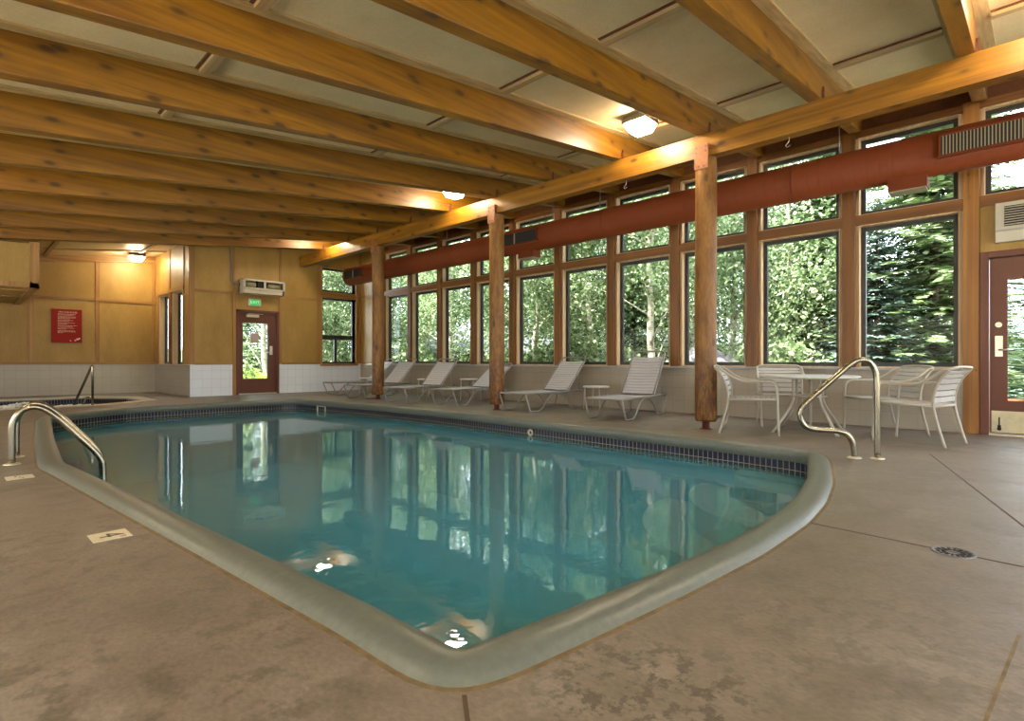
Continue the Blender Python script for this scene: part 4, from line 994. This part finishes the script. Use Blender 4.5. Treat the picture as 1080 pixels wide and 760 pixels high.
for (x, y) in ((5.88, -0.18), (-0.9, 3.48), (-0.9, 8.4), (-0.9, -0.8)):  # first inferred from the lit girder end; the others added for fill
    lamp(x, y, 'unseen square ceiling lamp lighting the hall from out of view')

# ------------------------------------------------------------------ floor fittings
def depth_tile(x, y, rz, ch, lab):
    o = empty('depth_marker', (x, y, 0), rz, label=lab, cat='marker tile', group='depth marker tiles')
    m = MB(); m.box(-0.075, 0.075, -0.075, 0.075, -0.004, 0.003); m.build('tile', M['ctile'], o)
    if ch is None:      # worn away: only dark flecks of the marking are left
        m = MB()
        for (fx, fy, fl) in ((-0.02, 0.03, 0.028), (0.0, -0.005, 0.02), (0.015, -0.035, 0.022)): m.box(fx - 0.006, fx + 0.006, fy - fl / 2, fy + fl / 2, 0.003, 0.0036)
        m.build('worn_marking', M['ink'], o); return
    text('numeral', ch, 0.14, M['ink'], o, (0.0, 0.0, 0.0035), (0, 0, -PI / 2), 0.0004)
    text('unit', 'FT', 0.03, M['ink'], o, (0.04, -0.055, 0.0035), (0, 0, -PI / 2), 0.0004)
depth_tile(0.517, 3.163, 0.02, '4', 'cream depth marker tile with a black 4 in the left deck')
depth_tile(0.328, 5.205, 0.02, None, 'worn depth marker tile in the deck beside the ladder foot')
dr = empty('floor_drain', (3.02, 0.248, 0), label='round iron drain grate beside the joint in the right deck', cat='drain')
MB().lathe(0, 0, [(0.078, -0.003), (0.078, 0.004), (0.070, 0.005), (0.066, 0.001)], 32).build('rim', M['iron'], dr)
m = MB()
for k in range(16):
    a = 2 * PI * k / 16
    for (r0, r1) in ((0.028, 0.042), (0.048, 0.062)):
        m.obox((math.cos(a) * (r0 + r1) / 2, math.sin(a) * (r0 + r1) / 2, 0.0022), (math.cos(a), math.sin(a), 0), (-math.sin(a), math.cos(a), 0), (0, 0, 1), (r1 - r0) / 2, 0.0045, 0.0012)
m.build('slots', M['black'], dr)
m = MB(); m.tube([(0.35, 7.25, 0.008), (0.22, 7.20, 0.008)], 0.004, 6)

# ------------------------------------------------------------------ outdoors
def gz(x, y):
    d = max(0.0, x - 8.9) if x > 8.5 else 0.0
    e = max(0.0, y - 14.3) if y > 14.3 else 0.0
    dd = max(d, e) if y > 14 else d
    z = -0.12 - min(dd, 5) * 0.13
    if dd > 9: z += (dd - 9) * 0.10
    return z
m = MB(); NX, NY = 46, 60; xs = [3.2 + 46 * i / NX for i in range(NX + 1)]; ys = [-12 + 60 * j / NY for j in range(NY + 1)]
vs = [(x, y, gz(x, y) + (random.uniform(-0.04, 0.04) if x > 10 else 0)) for y in ys for x in xs]; fs = []
for j in range(NY):
    for i in range(NX):
        x, y = xs[i], ys[j]
        if (x < 8.15 and y < 14.0): continue
        if xs[i + 1] < 3.9 and y < 17: continue
        a = j * (NX + 1) + i; fs.append((a, a + 1, a + NX + 2, a + NX + 1))
m.add(vs, fs, True); tag(m.build('ground_outside', M['ground'], keep_origin=True), kind='structure')

m = MB(); m.box(X0 - 16, 22, -22, Y0 - T, -0.2, -0.02); m.box(X0 - 16, X0 - T, Y0 - T, 24, -0.2, -0.02); tag(m.build('terrace_reflector', plain('light bouncing terrace', (0.74, 0.70, 0.62), 0.8, var=0.06, vscale=1.5)), kind='structure')  # unseen sunlit terrace added to bounce light up at the ceiling
wall_piece('wall_sky_block', [(X0 - 16.3, X0 - 16, -22, 24, -0.2, 3.2), (X0 - 16, 22, -22.3, -22, -0.2, 3.2)], plain('sky blocking wall stucco', (0.4, 0.36, 0.30), 0.9))  # unseen walls added to hide low sky from the added windows
def leaf_quads(mb, pts, size, rnd, up=0.3):
    for p in pts:
        s = size * rnd.uniform(0.6, 1.3)
        nrm = Vector((rnd.gauss(0, 1), rnd.gauss(0, 1), rnd.gauss(0, 1) + up)).normalized()
        u = nrm.orthogonal().normalized(); u = Matrix.Rotation(rnd.random() * 6.28, 3, nrm) @ u; v = nrm.cross(u)
        p = Vector(p); mb.add([p - u * s, p - v * s * 0.62, p + u * s, p + v * s * 0.62], [(0, 1, 2, 3)])
def aspen_meshes(seed, H, crown0, R, nleaf, lsize):
    rnd = random.Random(seed); tr = MB(); lf = MB()
    path = []; x = y = 0.0
    for k in range(9):
        path.append((x, y, -0.3 + (H + 0.3) * k / 8)); x += rnd.uniform(-0.14, 0.14); y += rnd.uniform(-0.14, 0.14)
    path = crom(path, 3); tr.tube(path, [0.115 * (1 - 0.86 * i / (len(path) - 1)) for i in range(len(path))], 10)
    cl = []
    for k in range(34):
        t = rnd.random() ** 0.85; z = crown0 + (H + 0.4 - crown0) * t; rr = R * (0.35 + 0.65 * math.sin(PI * min(1, 0.18 + 0.82 * t)))
        a = rnd.random() * 2 * PI; d = rr * math.sqrt(rnd.random()); b = path[min(len(path) - 1, int(max(0, (z - 0.5)) / H * (len(path) - 1)))]
        c = Vector((b[0] + d * math.cos(a), b[1] + d * math.sin(a), z)); cl.append(c)
        st = Vector((b[0], b[1], min(b[2], z - 0.25 * d)))
        if d > 0.3: tr.tube([st, st.lerp(c, 0.5) + Vector((0, 0, 0.08)), c], [0.028, 0.018, 0.006], 6)
    pts = []
    for k in range(nleaf):
        c = cl[k % len(cl)]; pts.append(c + Vector((rnd.gauss(0, 0.42), rnd.gauss(0, 0.42), rnd.gauss(0, 0.38))))
    leaf_quads(lf, pts, lsize, rnd); return tr, lf
def spruce_meshes(seed, H, R, step=0.14):
    rnd = random.Random(seed); tr = MB(); lf = MB()
    tr.tube([(0, 0, -0.3), (0, 0, H * 0.5), (0, 0, H)], [0.10, 0.06, 0.012], 9)
    z = 0.35
    while z < H - 0.15:
        t = z / H; L = R * (1 - t) ** 0.85 + 0.12; nb = int(8 + 7 * (1 - t)); a0 = rnd.random() * 6.28
        for b in range(nb):
            a = a0 + 2 * PI * b / nb + rnd.uniform(-0.2, 0.2); l = L * rnd.uniform(0.7, 1.18); zj = rnd.uniform(-0.14, 0.14); cv = rnd.uniform(0.05, 0.32); dr = rnd.uniform(0.18, 0.42); d = Vector((math.cos(a), math.sin(a), 0)); sd = Vector((-d.y, d.x, 0))
            k = max(3, int(l / 0.085))
            for i in range(k):
                s = (i + 0.6) / k; p = d * (l * s) + Vector((0, 0, z + zj - dr * l * s + cv * l * s * s + 0.10 * math.sin(s * 3) * (1 - t)))
                tl = (0.30 * (1 - s) + 0.10) * min(1, l)
                for sg in (-1, 1):
                    dirv = (d * 0.75 + sd * sg * rnd.uniform(0.5, 1.0) + Vector((0, 0, rnd.uniform(-0.35, 0.05)))).normalized(); wv = dirv.cross(Vector((rnd.uniform(-.4, .4), rnd.uniform(-.4, .4), 1))).normalized() * rnd.uniform(0.022, 0.04)
                    e = p + dirv * tl * rnd.uniform(0.8, 1.25); q = p.lerp(e, 0.55)
                    lf.add([p - wv * 0.6, q - wv, e, q + wv, p + wv * 0.6], [(0, 1, 2, 3, 4)])
        z += step * rnd.uniform(0.8, 1.2) * (0.7 + 0.5 * (1 - t))
    return tr, lf
def bush_mesh(seed, R, H, nl, size):
    rnd = random.Random(seed); st = MB(); lf = MB(); pts = []
    for k in range(10):
        a = rnd.random() * 6.28; d = rnd.uniform(0.2, 0.8) * R; st.tube([(0, 0, -0.25), (d * 0.4 * math.cos(a), d * 0.4 * math.sin(a), H * 0.5), (d * math.cos(a), d * math.sin(a), H * rnd.uniform(0.7, 0.95))], [0.015, 0.011, 0.004], 6)
    for k in range(nl):
        u = Vector((rnd.gauss(0, 1), rnd.gauss(0, 1), rnd.gauss(0, 1))).normalized() * (rnd.random() ** 0.4); pts.append((u.x * R, u.y * R, H * 0.5 + u.z * H * 0.5))
    leaf_quads(lf, pts, size, rnd); return st, lf
PROTO = {}
def plant(kind, x, y, rz, sc, lab, grp):
    nm, crown_name, stem_name, bark, leaf, mk = KINDS[kind]
    if kind not in PROTO:
        st, lf = mk(); r = empty(nm)
        st.build(stem_name, bark, r); lf.build(crown_name, leaf, r); PROTO[kind] = r; o = r
    else: o = copy_tree(PROTO[kind])
    o.location = (x, y, gz(x, y)); o.rotation_euler.z = rz; o.scale = (sc, sc, sc)
    return tag(o, lab, 'bush' if 'bush' in nm else 'tree', grp)
KINDS = {
    'aspenA': ('aspen_tree', 'foliage', 'trunk', M['aspen_bark'], M['aspen_leaf'], lambda: aspen_meshes(1, 8.0, 1.7, 1.7, 12000, 0.055)),
    'aspenB': ('aspen_tree', 'foliage', 'trunk', M['aspen_bark'], M['aspen_leaf'], lambda: aspen_meshes(2, 7.2, 0.7, 1.6, 12000, 0.055)),
    'aspenC': ('aspen_tree', 'foliage', 'trunk', M['aspen_bark'], M['aspen_dark'], lambda: aspen_meshes(3, 9.0, 0.9, 2.1, 11000, 0.068)),
    'spruceA': ('spruce_tree', 'foliage', 'trunk', M['spruce_bark'], M['blue_leaf'], lambda: spruce_meshes(4, 7.5, 2.3)),
    'spruceB': ('spruce_tree', 'foliage', 'trunk', M['spruce_bark'], M['spruce_leaf'], lambda: spruce_meshes(5, 9.0, 2.3)),
    'bushA': ('leafy_bush', 'foliage', 'stem', M['spruce_bark'], M['aspen_leaf'], lambda: bush_mesh(6, 0.9, 1.5, 1700, 0.06)),
    'bushB': ('leafy_bush', 'foliage', 'stem', M['spruce_bark'], M['bush_leaf'], lambda: bush_mesh(7, 0.7, 1.1, 1100, 0.06)),
}
def at(px, d):      # ground point seen at a bearing, d metres ahead of the viewer
    u = (px - 540) / 568.7; th = math.radians(44); return (d * (math.cos(th) + u * math.sin(th)), d * (math.sin(th) - u * math.cos(th)))
from_right = ['first', 'second', 'third', 'fourth', 'fifth', 'sixth', 'seventh', 'eighth', 'ninth', 'tenth']
NEAR = [('spruceA', 925, 9.6, 0.56, 'short bluish spruce low in the left half of the rightmost big window'),
        ('spruceB', 985, 9.8, 0.95, 'tall green spruce filling the right half of the rightmost big window'),
        ('spruceB', 868, 11.6, 0.85, 'green layered spruce at the right side of the second big window from the right'),
        ('aspenB', 825, 11.5, 1.0, 'leafy aspen at the left side of the second big window from the right'),
        ('aspenA', 772, 12.6, 1.0, 'pale trunked aspen just right of the nearest log column'),
        ('aspenB', 735, 14.0, 1.0, 'leafy aspen behind the nearest log column'),
        ('aspenA', 685, 12.0, 1.05, 'thick white trunked aspen framed above the nearest lounge'),
        ('spruceB', 668, 16.0, 0.9, 'dark spruce behind the thick white aspen trunk'),
        ('aspenB', 625, 13.2, 1.0, 'leafy pale aspen in the window above the larger side table'),
        ('aspenA', 604, 14.2, 0.95, 'slim aspen at the left of the window above the larger side table'),
        ('aspenC', 566, 14.2, 0.95, 'deep green aspen in the window just right of the middle log column'),
        ('aspenB', 520, 16.0, 1.0, 'aspen behind the middle log column'),
        ('aspenA', 476, 17.5, 1.0, 'white trunked aspen in front of the grey roofed cabin'),
        ('aspenB', 446, 20.0, 1.1, 'pale leafy aspen in the third tall window from the far corner'),
        ('aspenC', 418, 22.5, 1.0, 'deep green aspen in the tall window nearest the far corner'),
        ('aspenA', 372, 19.0, 1.0, 'aspen at the right side of the door wall window'),
        ('aspenB', 345, 20.5, 1.0, 'aspen at the left side of the door wall window'),
        ('aspenA', 277, 19.0, 1.2, 'white trunked aspen seen through the far door glass'),
        ('spruceA', 258, 22.0, 0.9, 'bluish spruce seen at the left of the far door glass'),
        ('spruceA', 1098, 11.5, 0.5, 'bluish spruce seen through the right door glass')]
for (k, px, d, sc, lab) in NEAR:
    x, y = at(px, d); plant(k, x, y, random.random() * 6.28, sc * (0.84 if 'aspen' in k else 1.0), lab, 'trees close to the building')
x, y = 4.6, 16.6
plant('bushA', 5.2, 16.4, 0.3, 1.0, 'leafy bush outside the narrow alcove windows', 'bushes outside')
for (k, px, d, sc, lab) in (('bushB', 480, 14.8, 0.9, 'lime green bush in front of the grey roofed cabin'), ('bushB', 262, 17.2, 1.1, 'lime green bush at the foot of the far door glass'), ('bushA', 425, 18.0, 1.3, 'leafy bush low in the tall window nearest the far corner'),
                         ('bushA', 590, 13.4, 1.1, 'leafy bush low in the window right of the middle column'), ('bushA', 820, 10.2, 1.1, 'leafy bush low in the second big window from the right'), ('bushA', 640, 12.6, 1.1, 'leafy bush low between the two nearest lounge chairs')):
    x, y = at(px, d); plant(k, x, y, random.random() * 6.28, sc, lab, 'bushes outside')
rnd = random.Random(11); k = 0
back = []
for px in range(310, 1110, 42):
    for row in range(2):
        d = (21 if px < 950 else 15) + row * 7 + rnd.uniform(-1.5, 1.5)
        if 460 < px < 560 and row == 0: d += 7
        x, y = at(px + rnd.uniform(-10, 10), d)
        if px > 1060 or (880 < px < 1060 and row == 1): continue
        plant(rnd.choice(['aspenB', 'aspenC', 'aspenC', 'spruceB']), x, y, rnd.random() * 6.28, rnd.uniform(0.75, 0.98) * (0.50 if px > 880 else 1.0), 'woodland tree in the dense background beyond the windows', 'background woodland trees')
for (px, d, sc) in ((900, 16.5, 0.62), (948, 17.5, 0.5), (1005, 16.0, 0.66), (1030, 18.0, 0.6), (960, 22.0, 0.62), (1060, 15.0, 0.42)):
    x, y = at(px, d); plant('spruceB', x, y, px * 0.7, sc, 'woodland tree in the dense background beyond the windows', 'background woodland trees')
# grey roofed cabin
cx, cy = at(510, 23.0)
cb = empty('cabin', (cx, cy, gz(cx, cy)), math.radians(-46), label='low cabin with grey shingle roof beyond the middle column windows', cat='building')
m = MB(); m.box(-4, 4, 0, 4, -0.5, 2.0); m.build('wall', M['cabin'], cb)
m = MB(); m.hexa([(-4.4, -0.5, 1.85), (4.4, -0.5, 1.85), (4.4, 2, 2.85), (-4.4, 2, 2.85), (-4.4, -0.5, 1.97), (4.4, -0.5, 1.97), (4.4, 2, 2.97), (-4.4, 2, 2.97)])
m.hexa([(-4.4, 2, 2.85), (4.4, 2, 2.85), (4.4, 4.5, 1.85), (-4.4, 4.5, 1.85), (-4.4, 2, 2.97), (4.4, 2, 2.97), (4.4, 4.5, 1.97), (-4.4, 4.5, 1.97)]); m.build('roof', M['shingle'], cb)
m = MB(); m.box(0.4, 1.3, -0.03, 0.02, 0.6, 1.5); m.build('window', M['black'], cb)
# pale umbrella
ux, uy = at(741, 11.5)
um = empty('patio_umbrella', (ux, uy, gz(ux, uy)), label='pale lavender patio umbrella seen behind the nearest log column', cat='umbrella')
top = 1.22 - gz(ux, uy)
m = MB(); vs = [(0, 0, top)] + [(0.95 * math.cos(2 * PI * j / 8), 0.95 * math.sin(2 * PI * j / 8), top - 0.48) for j in range(8)]; vs += [(0, 0, top - 0.01)] + [(0.95 * math.cos(2 * PI * j / 8), 0.95 * math.sin(2 * PI * j / 8), top - 0.50) for j in range(8)]
m.add(vs, [(0, 1 + j, 1 + (j + 1) % 8) for j in range(8)] + [(9, 10 + (j + 1) % 8, 10 + j) for j in range(8)] + [(1 + j, 10 + j, 10 + (j + 1) % 8, 1 + (j + 1) % 8) for j in range(8)]); m.build('canopy', M['canvas'], um)
MB().tube([(0, 0, 0), (0, 0, top + 0.05)], 0.02, 8).build('pole', M['teak'], um)
MB().lathe(0, 0, [(0.22, 0), (0.22, 0.06), (0.05, 0.08), (0.03, 0.3)], 16).build('base', M['iron'], um)
# orange timber chair outside the right door
ax_, ay_ = 10.6, 0.10
ad = empty('garden_chair', (ax_, ay_, gz(ax_, ay_)), 2.2, label='orange timber garden chair seen through the right door glass', cat='chair')
for s in (-1, 1):
    m = MB(); m.box(0.22, 0.28, s * 0.3 - 0.02, s * 0.3 + 0.02, 0, 0.58); m.build('leg', M['teak'], ad)
    m = MB(); m.obox((-0.12, s * 0.27, 0.22), (1, 0, 0.35), (0, 1, 0), (-0.35, 0, 1), 0.45, 0.015, 0.05); m.build('leg', M['teak'], ad)
    m = MB(); m.box(-0.35, 0.33, s * 0.33 - 0.06, s * 0.33 + 0.06, 0.58, 0.60); m.build('arm', M['teak'], ad)
m = MB()
for k in range(5): m.obox((0.24 - k * 0.11, 0, 0.37 - k * 0.035), (1, 0, 0.3), (0, 1, 0), (-0.3, 0, 1), 0.045, 0.27, 0.01)
m.build('seat', M['teak'], ad)
m = MB()
for k in range(5): m.obox((-0.40, -0.22 + k * 0.11, 0.62), (0, 1, 0), (0.4, 0, -0.0), (-0.4, 0, 1), 0.046, 0.01, 0.42 - 0.03 * abs(k - 2))
m.build('backrest', M['teak'], ad)
